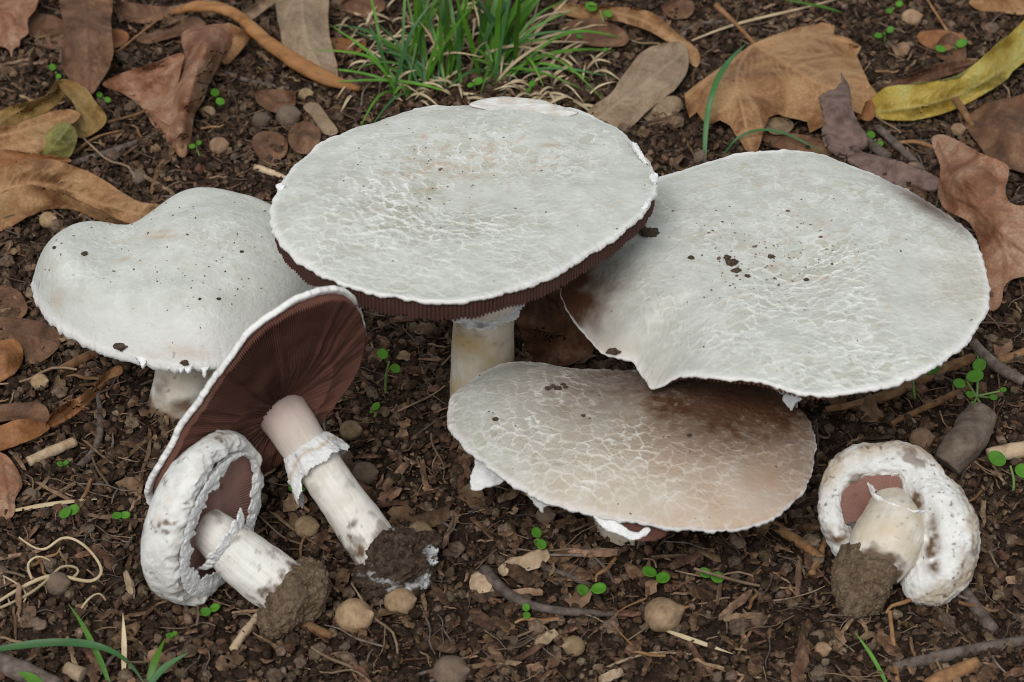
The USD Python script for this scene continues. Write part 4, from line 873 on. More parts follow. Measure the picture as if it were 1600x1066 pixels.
flap(t1, 'torn_skin_flap', [(733, 163), (760, 154), (790, 151), (825, 154), (850, 157), (878, 168), (903, 175), (880, 182), (845, 185), (815, 184), (785, 178), (760, 170)], 1.5, 5, at(728, 318, 82.0) + nn * .2)

# veil rags hanging under the front cap and on the domed cap's rim
def rag(t, name, pts, z0, z1, seed, mat=VEIL, C0=None):
    "a torn scrap of veil: px outline, height from z0 (top) to z1 (bottom)"
    o = spline(np.array([(*p, 0) for p in pts], float), 60, closed=True)[:, :2]
    o = o + 2.4 * np.stack([fbm(np.c_[o, o[:, 0] * 0], 4, 4, seed + k) for k in (1, 2)], 1) * 2
    poly = Polygon(o).buffer(0)
    if poly.geom_type != 'Polygon': poly = max(poly.geoms, key=lambda g: g.area)
    x0, y0, x1, y1 = poly.bounds
    g = np.array([(x, y) for y in np.arange(y0, y1, 3.0) for x in np.arange(x0, x1, 3.0)])
    P2 = np.vstack([o, g[shapely.contains_xy(poly.buffer(-1.4), g[:, 0], g[:, 1])]])
    f = Delaunay(P2).simplices; cc = P2[f].mean(1); f = f[shapely.contains_xy(poly.buffer(.2), cc[:, 0], cc[:, 1])]
    h = z0 + (z1 - z0) * (P2[:, 1] - y0) / (y1 - y0) + 1.4 * fbm(np.c_[P2 * .2, P2[:, 0] * 0], 3, 3, seed)
    V = at_v(P2[:, 0], P2[:, 1], h)
    a = V[f]; flip = np.cross(a[:, 1] - a[:, 0], a[:, 2] - a[:, 0]) @ np.array([0, -.8, .5]) < 0; f[flip] = f[flip][:, ::-1]
    V, f = solid(V, f, .9)
    obj(name, (V, f), mat, t, pv={"tan": np.clip(fbm(V, 4, 4, seed) * 3 - .5, 0, .5), "dirt": np.clip(fbm(V, 4, 4, seed + 3) * 6 - 2, 0, .6), "edge": np.zeros(len(V)), "dust": np.zeros(len(V))})
rag(t3, 'veil_rag', [(742, 705), (762, 722), (790, 745), (782, 756), (762, 762), (738, 766), (736, 742), (742, 728)], 26, 18, 1)
rag(t3, 'veil_rag', [(820, 762), (846, 772), (866, 788), (852, 792), (848, 802), (838, 790), (826, 776)], 26, 20, 2)
rag(t3, 'torn_gill_rag', [(945, 795), (1000, 803), (1044, 812), (1042, 835), (1015, 846), (985, 842), (962, 826)], 33, 27, 3, GILL)
rag(t3, 'veil_rag', [(926, 794), (950, 798), (964, 812), (985, 828), (1000, 830), (1012, 822), (1016, 830), (990, 844), (975, 838), (945, 826), (932, 812)], 33.6, 27.6, 5)
rag(t2, 'veil_rag', [(1222, 620), (1240, 617), (1254, 624), (1243, 630), (1238, 642), (1228, 634)], 40, 36, 4)
for k, pts in enumerate([[(978, 212), (990, 214), (1004, 236), (1018, 258), (1024, 268), (1012, 262), (996, 240), (984, 224)], [(1012, 268), (1028, 268), (1032, 282), (1024, 292), (1014, 284)], [(428, 288), (444, 284), (448, 292), (436, 302)], [(1000, 322), (1016, 310), (1018, 318), (1004, 332), (990, 338)]]):
    c_ = np.mean(pts, 0); rag(t1, 'veil_rag', [tuple(c_ + (np.array(q_) - c_) * .62) for q_ in pts], 83.2, 82.0, 20 + k)
for k, (x, y) in enumerate([(262, 566), (292, 570), (318, 571), (340, 566), (222, 560), (282, 568)]):
    rag(t4, 'veil_rag', [(x - 12, y - 8), (x + 12, y - 8), (x + 8, y + 3), (x + 1, y + 9 + 3 * (k % 3)), (x - 6, y + 2)], 36, 34.5, 30 + k)
# ------------------------------------------------------------------ grass, seedlings, fruits, sticks
GRASS = look('grass_green', [(.05, .14, .012), (.10, .26, .022), (.16, .34, .04)], scale=60, rough=.45, bumps=(), spec=.4, trans=.3, var=.35)
GRASS_B = look('grass_bluish', [(.03, .10, .025), (.06, .18, .045)], scale=60, rough=.45, bumps=(), spec=.4, trans=.25, var=.3)
STRAW = look('dry_grass', [(.34, .25, .14), (.52, .42, .27)], scale=120, rough=.7, bumps=(), var=.3)
SEED_G = look('seedling_green', [(.075, .23, .02), (.13, .34, .035)], scale=250, rough=.5, bumps=((900, .0001, .4),), trans=.3, var=.15)
SEED_S = look('seedling_stem', [(.12, .22, .05), (.2, .28, .09)], scale=250, rough=.5, bumps=())
NUT = look('fruit_brown', [(.17, .105, .058), (.28, .185, .108), (.37, .26, .16)], scale=330, rough=.8, bumps=((1500, .0002, .6), (350, .0005, .4)), var=.3, hvar=.012)
NUT_G = look('fruit_grey', [(.095, .066, .045), (.17, .125, .09)], scale=330, rough=.85, bumps=((1200, .0003, .6),), var=.2)
TWIG = look('twig_grey', [(.055, .04, .032), (.12, .092, .075), (.20, .16, .135)], scale=300, rough=.85, bumps=((700, .0005, .8),), var=.3, stretch=(1, 1, 1))
TWIG_O = look('twig_orange', [(.12, .055, .025), (.22, .115, .05), (.30, .18, .09)], scale=300, rough=.75, bumps=((700, .0004, .7),), var=.3)
WOOD = look('wood_pale', [(.28, .19, .11), (.44, .32, .205), (.54, .42, .29)], scale=260, rough=.75, bumps=((800, .0004, .8),), var=.3, stretch=(1, 1, 1))
CHIP = look('bark_chip', [(.035, .018, .0095), (.088, .047, .026), (.17, .102, .06)], scale=420, rough=.85, bumps=((900, .0006, .9),), var=.55, hvar=.012)
CHIP_L = look('wood_chip', [(.11, .062, .033), (.20, .125, .075), (.31, .21, .135)], scale=420, rough=.85, bumps=((900, .0006, .9),), var=.4, hvar=.012)
CRUMB = look('soil_crumb', [(.017, .010, .006), (.046, .028, .017), (.10, .066, .042)], scale=700, rough=.95, bumps=((1500, .0005, 1.0),), var=.6, hvar=.012, spec=.15)
STONE = look('clod', [(.055, .035, .022), (.11, .074, .048), (.19, .14, .098)], scale=500, rough=.9, bumps=((1200, .0004, .9),), var=.5, hvar=.012)
FIBRE = look('fibre', [(.10, .065, .04), (.24, .17, .11)], scale=200, rough=.85, bumps=(), var=.6)

def ribbon(pts, w, n=16, vee=.35):
    q = spline(np.asarray(pts, float), n); T = np.gradient(q, axis=0); T = unit_rows(T)
    view = unit(EYE - q.mean(0)); side = unit_rows(np.cross(T, np.array([0, -.35, .94]) * .6 + view * .4)); nr = np.cross(side, T)
    s = np.linspace(0, 1, n); ww = (w * np.minimum(1, .55 + 1.6 * s) * np.clip((1 - s) / .45, 0.02, 1) ** .8)[:, None]
    V = np.concatenate([q - side * ww + nr * ww * vee, q, q + side * ww + nr * ww * vee])
    F = []
    for k in (0, 1):
        for i in range(n - 1): a, b = k * n + i, (k + 1) * n + i; F += [(a, b, b + 1), (a, b + 1, a + 1)]
    return solid(V, np.array(F), .12)
def blade3(b, tip, bend=.35, side=0.0):
    "a blade from the soil at px b to px tip=(x, y, height)"
    A = gpt(*b); Bp = ground_v(np.array([tip[0]], float), np.array([tip[1]], float), np.array([tip[2]], float))[0]
    L = np.linalg.norm(Bp - A); m = A * .5 + Bp * .5 + np.array([side * L, 0, bend * L])
    m1 = A * .75 + m * .25 + np.array([0, 0, bend * L * .35]); 
    return [A - np.array([0, 0, 1]), m1 * .5 + (A * .5 + m * .5) * .5, m, Bp]
rg5 = np.random.default_rng(55)
def tuft(label, green, dry, origin):
    t = thing('grass_tuft', label, 'grass tuft', gpt(*origin))
    for b, tip, w in green: obj('blade', ribbon(blade3(b, tip, rg5.uniform(.05, .22)), w), GRASS if rg5.random() < .75 else GRASS_B, t)
    for b, tip, w in dry: obj('dry_blade', ribbon(blade3(b, tip, rg5.uniform(.03, .2)), w, n=10), STRAW, t)
def fan(base, spread, tips, count, w, jit=14, zj=8):
    out = []
    for k in range(count):
        tx, ty, tz = tips[k % len(tips)]
        out.append(((base[0] + rg5.normal() * spread, base[1] + rg5.normal() * spread * .4), (tx + rg5.normal() * jit, ty + rg5.normal() * jit, max(1, tz + rg5.normal() * zj)), w * rg5.uniform(.7, 1.25)))
    return out
def lying(x0, x1, y0, y1, count, w, lmin, lmax):
    out = []
    for k in range(count):
        bx, by = rg5.uniform(x0, x1), rg5.uniform(y0, y1); a_ = rg5.uniform(-.6, .9) if rg5.random() < .6 else rg5.uniform(-1.6, 1.6); L_ = rg5.uniform(lmin, lmax) * rg5.choice([-1, 1])
        out.append(((bx, by), (bx + L_ * math.cos(a_), by - L_ * math.sin(a_) * .8, max(1, rg5.normal() * 3 + 3)), w * rg5.uniform(.6, 1.3)))
    return out
g1 = fan((668, 132), 26, [(655, -45, 34), (672, -70, 40), (640, -60, 34), (690, -60, 38), (668, -25, 24), (650, -20, 26), (700, -40, 32)], 22, .62, jit=24)
g1 += fan((655, 138), 24, [(612, 38, 14), (565, 48, 12), (520, 48, 10), (590, 60, 10), (575, 95, 8), (510, 125, 6), (596, 170, 2), (545, 175, 3), (535, 120, 7), (630, 30, 20), (500, 75, 7), (600, 10, 20), (590, -30, 26)], 20, .55, jit=16, zj=4)
g1 += fan((705, 120), 16, [(722, -50, 34), (736, -35, 36), (710, -30, 30), (728, 20, 22), (745, 40, 16)], 9, .6, jit=18)
g2 = fan((776, 112), 26, [(800, -60, 36), (832, -70, 42), (856, -60, 40), (872, -40, 34), (845, -40, 36), (785, -60, 34), (766, -50, 30), (822, -30, 30), (812, -20, 26), (750, -20, 26)], 36, .75, jit=22)
g2 += fan((785, 112), 22, [(905, 132, 4), (925, 150, 2), (735, 20, 18), (960, 66, 9), (890, 40, 16), (880, 15, 24), (740, 75, 12), (760, 140, 3), (845, 145, 3), (730, 110, 6)], 18, .55, jit=16, zj=4)
d1 = lying(540, 740, 20, 165, 75, .42, 18, 62) + fan((700, 115), 26, [(690, 35, 18), (712, 40, 20), (735, 60, 12), (655, 20, 20), (680, 60, 14)], 16, .45, jit=20, zj=4)
d2 = lying(740, 925, 20, 165, 75, .42, 18, 62) + fan((790, 112), 28, [(870, 30, 14), (905, 20, 10), (760, 30, 16), (820, 60, 10), (880, 70, 8)], 18, .5, jit=20, zj=4)
tuft('green grass tuft with dry straw at the top, left of the pair', g1, d1, (680, 132))
tuft('denser bright green grass tuft at the top, right of the pair', g2, d2, (780, 118))

def lone_blade(label, pts, w, mat):
    P = gpath(pts)
    obj('grass_sprig', ribbon(P, w, n=22), mat, label=label, cat='grass blade', origin=P[0] * [1, 1, 0])
lone_blade('thick green grass blade arching before the lobed leaf', [(1101, 258, 0), (1103, 200, 9), (1115, 140, 18), (1140, 95, 20), (1166, 68, 15)], 1.0, GRASS_B)
lone_blade('thin green grass blade arching behind the back edge of the widest cap', [(1130, 246, 0), (1150, 218, 6), (1190, 203, 9), (1240, 214, 7), (1295, 245, 2)], .45, GRASS_B)
lone_blade('thick dark grass blade arching along the bottom left corner', [(-25, 1018, 6), (40, 1008, 9), (100, 1004, 11), (160, 1012, 10), (200, 1035, 7), (228, 1072, 3)], 1.05, GRASS_B)
lone_blade('grass blade with a dry brown tip leaning at the bottom left', [(172, 1072, 0), (160, 1040, 4), (146, 1010, 8), (125, 970, 12), (107, 944, 14)], .75, GRASS)
lone_blade('short bright upright grass blade at the bottom left', [(230, 1080, 0), (240, 1040, 5), (258, 998, 12)], 1.0, GRASS)
lone_blade('dark grass blade leaning right at the bottom left', [(226, 1085, 0), (250, 1050, 4), (296, 1019, 7)], .9, GRASS_B)
lone_blade('broad green grass blade cut by the bottom edge at the left corner', [(70, 1090, 0), (50, 1062, 4), (28, 1050, 6)], 1.6, GRASS)
lone_blade('slim bright grass blade at the bottom right', [(1388, 1075, 0), (1365, 1030, 4), (1336, 988, 8)], .5, GRASS)
lone_blade('pale dry grass blade lying behind the lobed leaf', [(1075, 66, 1), (1150, 38, 3), (1240, 16, 5), (1320, -5, 4)], .45, STRAW)
lone_blade('pale dry grass blade lying across the left soil below the pinkish leaf', [(12, 800, 1), (80, 788, 2), (160, 779, 1)], .6, STRAW)
lone_blade('upright pale dry grass blade at the bottom left', [(193, 1060, 0), (194, 1010, 4), (192, 958, 9)], .7, STRAW)
lone_blade('pale dry grass blade lying at the bottom right corner of the middle', [(1040, 985, 1), (1090, 1003, 2), (1146, 1022, 1)], .6, STRAW)
lone_blade('green grass sprig bending from the top edge beside the lobed leaf', [(1315, 20, 1), (1290, 12, 6), (1250, 4, 9), (1210, -4, 10)], .5, GRASS)

def cotyledon(c, r, nrm, seed, elong=1.15, dirv=None):
    e1, e2, n = frame(nrm)
    if dirv is not None: e1 = unit(dirv - n * np.dot(dirv, n)); e2 = np.cross(n, e1)
    R, T = np.meshgrid(np.linspace(0, 1, 5), np.arange(18) * 2 * math.pi / 18, indexing='ij')
    P = c + (R * np.cos(T) * r * elong)[..., None] * e1 + (R * np.sin(T) * r)[..., None] * e2 + (r * .22 * R ** 2)[..., None] * n
    F = grid_faces(5, 18); i = np.arange(4); seam = np.concatenate([np.stack([i * 18 + 17, (i + 1) * 18 + 17, (i + 1) * 18], 1), np.stack([i * 18 + 17, (i + 1) * 18, i * 18], 1)])
    return solid(P.reshape(-1, 3), np.vstack([F, seam])[:, ::-1], .35)
def seedling(label, leaves, h=6.0, base=None, rmul=1.0):
    "leaves: (px, py, radius px)"
    L = np.array([l[:3] for l in leaves], float); mid = L[:2, :2].mean(0)
    b = gpt(mid[0] + 1, mid[1] + h * 2.6) if base is None else gpt(*base)
    t = thing('seedling', label, 'seedling', b)
    r = np.random.default_rng(int(mid[0] * 7 + mid[1]))
    cz = b[2] + h
    m = at(mid[0], mid[1], cz)
    bend = (b + m) / 2 + np.array([r.normal() * .8, r.normal() * .5, 0])
    obj('stem', tube([b - [0, 0, 1], bend, m], [.45, .4, .35], seg=7, n=9), SEED_S, t)
    for i, (x, y, rad) in enumerate(L):
        c = at(x, y, cz + (r.uniform(-.4, .6) if i < 2 else -h * .3))
        dv = c - m
        nrm = unit(np.array([r.normal() * .18, -.32 + r.normal() * .15, 1]) + unit(np.r_[dv[:2], 0]) * -.15)
        k = .2 * rad * rmul
        obj('seed_leaf', cotyledon(c, k * .95, nrm, i, dirv=dv), SEED_G, t)
        if i > 1: obj('stem', tube([m * .4 + b * .6, c], [.35, .3], seg=6, n=3), SEED_S, t)
for lab, lv, h, bs in [
    ('two-leaved seedling at the left edge of the oval brown leaf', [(82, 106, 7), (92, 120, 5)], 4, None),
    ('two-leaved seedling between the ochre and pinkish leaves', [(155, 149, 6), (168, 157, 6)], 4, None),
    ('large round-leaved seedling right of the pinkish crumpled leaf', [(336, 146, 8.5), (344, 160, 8.5)], 5, None),
    ('small seedling at the lower tip of the pinkish crumpled leaf', [(300, 230, 6), (311, 224, 5)], 4, (316, 246)),
    ('seedling at the top edge right of the grass', [(924, 12, 11), (951, 23, 9)], 7, (957, 70)),
    ('small seedling on the soil right of the grass', [(905, 58, 6), (946, 79, 5)], 3, None),
    ('tiny seedling just behind the back edge of the tall cap', [(832, 132, 7), (826, 142, 5)], 4, None),
    ('seedling high at the top edge left of the yellow leaf', [(1389, 18, 7), (1405, 7, 7)], 4, None),
    ('seedling between the lobed leaf and the top edge', [(1372, 57, 8), (1391, 47, 7)], 4, None),
    ('seedling with two oval leaves above the yellow leaf', [(1469, 78, 10), (1503, 69, 10)], 5, None),
    ('seedling in shade between the two grey twigs', [(1361, 212, 8), (1375, 226, 7)], 4, None),
    ('two-leaved seedling in front of the right end of the widest cap', [(1398, 588, 13), (1454, 574, 16)], 7, (1432, 628)),
    ('bunched seedling with many leaves at the right edge', [(1523, 590, 13), (1498, 601, 10), (1530, 572, 11), (1515, 618, 7), (1552, 622, 6), (1568, 610, 5), (1520, 634, 6), (1528, 552, 6)], 9, (1537, 635)),
    ('seedling at the right edge below the thick wood piece', [(1557, 718, 13), (1600, 738, 13)], 7, (1582, 770)),
    ('tall curving seedling with narrow leaves left of the tall stem', [(598, 554, 9), (618, 577, 8)], 14, (602, 612)),
    ('single-leaved seedling half buried left of the low brown-stained cap', [(588, 636, 7), (580, 644, 3)], 3, None),
    ('tiny seedling beside the pale broken stick at the left', [(94, 726, 5), (104, 724, 5)], 3, None),
    ('seedling with two upright leaves left of the small lying mushroom', [(103, 803, 9), (115, 798, 9)], 5, None),
    ('round-leaved seedling close left of the small lying mushroom', [(183, 807, 7), (196, 806, 7)], 4, None),
    ('bright round-leaved seedling below the small lying mushroom', [(321, 957, 7.5), (336, 951, 7.5)], 4, None),
    ('seedling leaf under the torn ring of the uprooted mushroom', [(462, 763, 10), (472, 766, 5)], 3, None),
    ('two-leaved seedling above the pale wood chip', [(838, 833, 8), (846, 852, 8)], 4, None),
    ('small two-leaved seedling beside the grey curved twig', [(822, 950, 6), (823, 963, 6)], 3, None),
    ('two-leaved seedling right of the grey curved twig', [(910, 923, 9), (936, 921, 10)], 4, None),
    ('two-leaved seedling with oval leaves below the low brown-stained cap', [(1014, 895, 10), (1037, 904, 10)], 4, None),
    ('round-leaved seedling right of the oval-leaved seedling below the brown-stained cap', [(1101, 896, 8.5), (1120, 903, 9)], 4, None),
    ('tiny bluish seedling at the bottom left near the upright dry blade', [(265, 994, 5), (273, 991, 4)], 3, None),
    ('tiny seedling at the back edge of the tall cap amid the grass', [(748, 128, 8), (735, 134, 6)], 4, None)]:
    seedling(lab, lv, h, bs)

def fruit(label, px, py, r, m=NUT, tip=None, seed=0, squash=.9):
    "a round dry fruit: r in px"
    R = r * .2
    c = gpt(px, py + r * .35); c = at(px, py, c[2] + R * .55)
    v, f = lump((0, 0, 0), (R, R, R * squash), sub=4, amp=.07, s=.9, seed=seed, fine=.02, fs=.2)
    d = v / np.linalg.norm(v, axis=1, keepdims=True); ax = unit(np.array([.8, -.3, .4]) if tip is None else np.array([tip[0], tip[1], .35]))
    k = np.clip(d @ ax, 0, 1) ** 24; v = v + ax * (k * R * .3)[:, None]
    v = v - d * (.035 * R * (np.abs(np.sin(np.arctan2(d[:, 1], d[:, 0]) * 2.5)) < .12))[:, None]
    t = thing('round_fruit', label, 'fruit', c * [1, 1, 0]); obj('shell', (v + c, f), m, t)
    if tip is not None: obj('stub', tube([c + ax * R * .9, c + ax * R * 1.5], [R * .14, R * .06], seg=8, n=4), STALK, t)
for i, (lab, x, y, r, m, tip) in enumerate([
    ('pale round dry fruit left of the grass tuft', 478, 148, 13, NUT, None), ('round dry fruit with thin stalk beside the pinkish crumpled leaf', 325, 176, 13, NUT, (-1, 0)),
    ('grey pebble-like fruit between pinkish leaf and tall cap', 408, 188, 16, NUT_G, None), ('brown rough fruit behind the domed cap', 342, 228, 17, NUT, None),
    ('large dull brown fruit beside the grey one behind the caps', 450, 182, 22, NUT_G, None), ('brown fruit under the long tan curled leaf', 75, 344, 15, NUT, None),
    ('light brown round fruit between the two lying mushrooms', 479, 824, 18, NUT, None), ('brown round fruit right of the dark soil clump', 656, 834, 19, NUT, None),
    ('large rough round fruit in front of the pale soil clump', 553, 963, 26, NUT, None), ('smooth round fruit below the dark soil clump', 625, 939, 22, NUT, None),
    ('round fruit with a pointed tip at the bottom middle', 1035, 961, 26, NUT, (1, .1)), ('reddish round fruit near the bottom edge', 897, 1010, 15, NUT, (-1, -.4)),
    ('tan fruit in shade beside the torn ring', 548, 673, 17, NUT, None), ('dark fruit beside the stem of the uprooted mushroom', 570, 740, 19, NUT_G, None),
    ('brown fruit below the veil rag of the low cap', 852, 806, 14, NUT_G, None), ('brown round fruit left of the thick wood piece', 1440, 686, 18, NUT, None),
    ('small tan fruit at the bottom right', 1285, 1015, 11, NUT, None), ('small round fruit beside the bark at the upper right', 1497, 203, 13, NUT, None),
    ('dark half-buried fruit at the bottom below the curved twig', 704, 1050, 24, NUT_G, None), ('dark dull fruit beside the soil at the left behind the lying mushroom', 90, 912, 18, NUT_G, None),
    ('tan rough fruit at the top edge beside the seedlings', 1424, 28, 18, NUT, None), ('dull fruit at the left under the orange leaf', 62, 597, 14, NUT, None), ('small yellow-green berry at the left', 177, 711, 6, NUT, None)]):
    fruit(lab, x, y, r, m, tip, seed=i * 3)

def stick(label, pts, r, m=TWIG, name='twig', cat='twig', seg=9, jit=.3, flat=1.0, group=None):
    P = gpath([(x, y, z) for x, y, z in [(*p, None)[:3] if len(p) == 3 else (*p, np.max(r) * .2 * .6) for p in pts]])
    obj(name, tube(P, np.atleast_1d(r) * .2, seg=seg, n=max(6, len(P) * 6), jitter=jit, js=2.5, seed=int(P[0, 0]) % 97, flat=flat), m, label=label, cat=cat, group=group, origin=P[0] * [1, 1, 0])
for a_ in [
    ('grey-brown twig lying left of the pinkish leaf tip', [(108, 256), (175, 236), (246, 210)], [5, 6, 4], TWIG), ('thin pale stem behind the pinkish crumpled leaf', [(182, 82, 3), (245, 32, 5)], [2.5, 2], TWIG_O),
    ('thin orange stalk under the ochre leaf', [(114, 241, 2), (150, 215, 3), (192, 204, 2)], [2.2, 2], TWIG_O), ('thin stalk reaching from ochre leaf to pinkish leaf', [(165, 192, 3), (215, 178, 4), (228, 172, 5)], [3, 2], TWIG_O),
    ('dark twig right of the pinkish leaf', [(345, 112), (395, 128), (452, 138)], [5, 4, 3], TWIG), ('pale wood splinter behind the domed cap', [(398, 262), (425, 270), (452, 281)], [6, 6, 3], WOOD),
    ('brown twig curving under the pinkish leaf tip', [(238, 300), (250, 262), (272, 235)], [4, 5, 4], TWIG_O), ('brown stick right of the low cap pointing to the small inrolled mushroom', [(1186, 808), (1235, 838), (1285, 874)], [6, 8, 7], TWIG_O),
    ('short red-brown twig left of the small inrolled mushroom', [(1268, 898), (1282, 868), (1290, 840)], [6, 5, 4], TWIG_O), ('grey curved twig in front of the low cap', [(757, 890, 4), (790, 925, 3), (845, 950, 2), (905, 957), (968, 960)], [9, 8, 6, 6, 4], TWIG),
    ('grey peeling twig right of the pinkish bark', [(1305, 172, 8), (1340, 208, 6), (1388, 247, 3)], [4, 8, 9], TWIG), ('brown forked twig between the bark and the tan leaf', [(1372, 200, 3), (1410, 235, 3), (1444, 268)], [7, 7, 5], TWIG),
    ('red-brown twig leaning on the yellow leaf', [(1493, 155, 9), (1515, 190, 5), (1535, 232, 2)], [7, 6, 5], TWIG_O), ('long dark root along the bottom right edge', [(1395, 1042, 0), (1480, 1024, .8), (1560, 1008, .3), (1620, 1000, 0)], [7, 9, 8, 7], TWIG),
    ('bright orange stick at the bottom right', [(1450, 1072), (1490, 1052), (1528, 1036)], [10, 11, 9], TWIG_O), ('grey twig with a white end right of the small inrolled mushroom', [(1503, 918), (1525, 950), (1552, 985)], [8, 9, 9], TWIG),
    ('thin dry stem below the soil clump of the small inrolled mushroom', [(1390, 955, 5), (1396, 1010), (1403, 1075)], [3, 4, 4], TWIG_O), ('thin pinkish stalk at the top right above the yellow leaf', [(1446, -5, 6), (1478, 45, 4), (1512, 96, 2)], [2, 2.4, 2], TWIG_O),
    ('pale broken stick at the left below the orange-brown leaf', [(44, 722), (80, 706), (117, 690)], [8, 8.5, 8], WOOD), ('dark curved twig beside the pale broken stick', [(113, 738), (146, 706), (157, 665), (153, 615)], [6, 6, 5, 4], TWIG),
    ('tan stick lying left of the stem of the domed mushroom', [(92, 580), (130, 560), (168, 543)], [7, 8, 7], TWIG_O), ('short dark twig left of the small lying mushroom', [(178, 890), (206, 840)], [4, 3], TWIG),
    ('pale cut stick below the pale soil clump', [(364, 1016), (385, 985), (403, 962)], [6, 7, 6], WOOD), ('tan stick under the pale soil clump', [(455, 968), (485, 980), (518, 994)], [6, 7, 5], TWIG_O),
    ('long orange-brown dry stem in front of the right end of the widest cap', [(1290, 640), (1375, 622), (1450, 588), (1520, 560)], [4, 9, 10, 8], TWIG_O), ('tan dry stem below the seedlings at the right', [(1392, 662), (1440, 640), (1512, 606)], [4, 6, 5], TWIG_O),
    ('frayed brown bark stick at the right edge', [(1520, 535, 8), (1555, 570, 5), (1600, 596, 3)], [8, 10, 8], TWIG), ('tan stick end at the right edge', [(1560, 565), (1610, 548)], [7, 8], TWIG_O),
    ('tan wood stick at the right edge beside the seedling', [(1543, 712), (1580, 706), (1625, 700)], [11, 13, 13], WOOD), ('thin straw beside the low cap at the right', [(1140, 1060), (1155, 1020), (1190, 960)], [2, 2.2, 2], TWIG_O),
    ('thin dark stem standing between the low cap and the dark hollow', [(1275, 660, 2), (1278, 700), (1274, 740)], [2, 2, 1.5], TWIG), ('dark twig at the top edge right of the lobed leaf', [(1062, 60), (1090, 40), (1130, 34)], [4, 5, 3], TWIG),
    ('grey splinter below the low brown-stained cap', [(905, 868), (930, 863), (960, 862)], [4, 6, 4], WOOD), ('grey split twig right of the pale wood chip', [(852, 888), (885, 900), (925, 915)], [6, 5, 3], TWIG),
    ('dark log end in the bottom left corner', [(-20, 1030), (30, 1048), (90, 1075)], [14, 15, 13], TWIG), ('short hollow stick at the bottom left', [(103, 1044), (130, 1056)], [10, 11], WOOD),
    ('thin twig crossing the soil in front of the pale soil clump', [(640, 1060), (700, 1045), (770, 1068)], [2, 2, 1.5], TWIG), ('thin pale stem at the bottom middle', [(990, 1010, 2), (960, 965, 2), (1010, 935, 3)], [1.6, 1.6, 1.4], TWIG_O),
    ('long thin stem at the bottom right of the pointed fruit', [(945, 1045), (1010, 1022), (1080, 1022)], [2, 2.4, 1.6], WOOD), ('thin brown stalk rising to the light brown fruit between the lying mushrooms', [(470, 880, 0), (471, 850, 2), (477, 838, 4)], [2.5, 2, 2], TWIG_O),
    ('orange stick lying behind the widest cap near the tan leaf', [(1395, 225, 2), (1430, 222, 3), (1462, 232, 3)], [3, 4, 3], TWIG_O), ('grey twig lying at the top edge between leaves', [(235, 20), (330, 2)], [5, 5], TWIG)]:
    stick(*a_)
# the thick wood piece
P = gpath([(1478, 728, 2), (1500, 700, 5), (1520, 672, 6), (1533, 648, 7)])
obj('wood_piece', tube(P, [4.6, 5.6, 5.8, 4.9], seg=20, n=40, jitter=.9, js=4, seed=3), look('wood_greybrown', [(.085, .06, .045), (.15, .11, .082), (.21, .165, .13)], scale=300, rough=.85, bumps=((700, .0006, .9),)), label='thick grey-brown wood piece above the small inrolled mushroom', cat='wood', origin=P[0] * [1, 1, 0])

def chip_mesh(L, w, h, seed, sub=1):
    "a broken splinter: split along the grain, uneven ends"
    r = np.random.default_rng(seed)
    n = 7; s = np.linspace(-1, 1, n); V = []
    for i, x in enumerate(s):
        k = 1 - .35 * abs(x) ** 3 * r.uniform(.4, 1.5)
        y = np.array([-1, -.3, .5, 1, .4, -.6]) * w * k * r.uniform(.8, 1.15, 6); z = np.array([0, .8, 1, .1, -1, -.8]) * h * r.uniform(.6, 1.2, 6)
        xs = x * L + (r.uniform(-.14, .14, 6) * L if abs(x) == 1 else r.uniform(-.03, .03, 6) * L)
        V.append(np.stack([xs, y + .12 * L * r.normal() * .25, z + .05 * L * math.sin(x * 2 + seed)], 1))
    V = np.concatenate(V); seg = 6
    i = np.arange(n - 1)[:, None] * seg; j = np.arange(seg)[None]; j2 = (j + 1) % seg
    F = np.concatenate([np.stack([i + j, i + j2, i + seg + j2], -1).reshape(-1, 3), np.stack([i + j, i + seg + j2, i + seg + j], -1).reshape(-1, 3)])
    ends = [(0, 5 - a, 4 - a) for a in range(4)] + [((n - 1) * seg, (n - 1) * seg + a, (n - 1) * seg + a + 1) for a in range(1, 5)]
    return V, np.vstack([F, np.array(ends)])
def place_chip(label, a, b, wpx, m, hmm=1.2, seed=0, group=None, name='wood_chip'):
    A, Bp = gpath([(*a, 2.2), (*b, 1.8)]); d = Bp - A; L = np.linalg.norm(d) / 2
    V, F = chip_mesh(L, wpx * .1, hmm, seed)
    V = np.concatenate([V]); x = unit(d); z = unit(np.array([0, -.25, 1]) - x * np.dot([0, -.25, 1], x)); y = np.cross(z, x)
    obj(name, (V @ np.stack([x, y, z]) + (A + Bp) / 2, F), m, smooth=30, label=label, cat='wood chip', group=group, origin=((A + Bp) / 2) * [1, 1, 0])
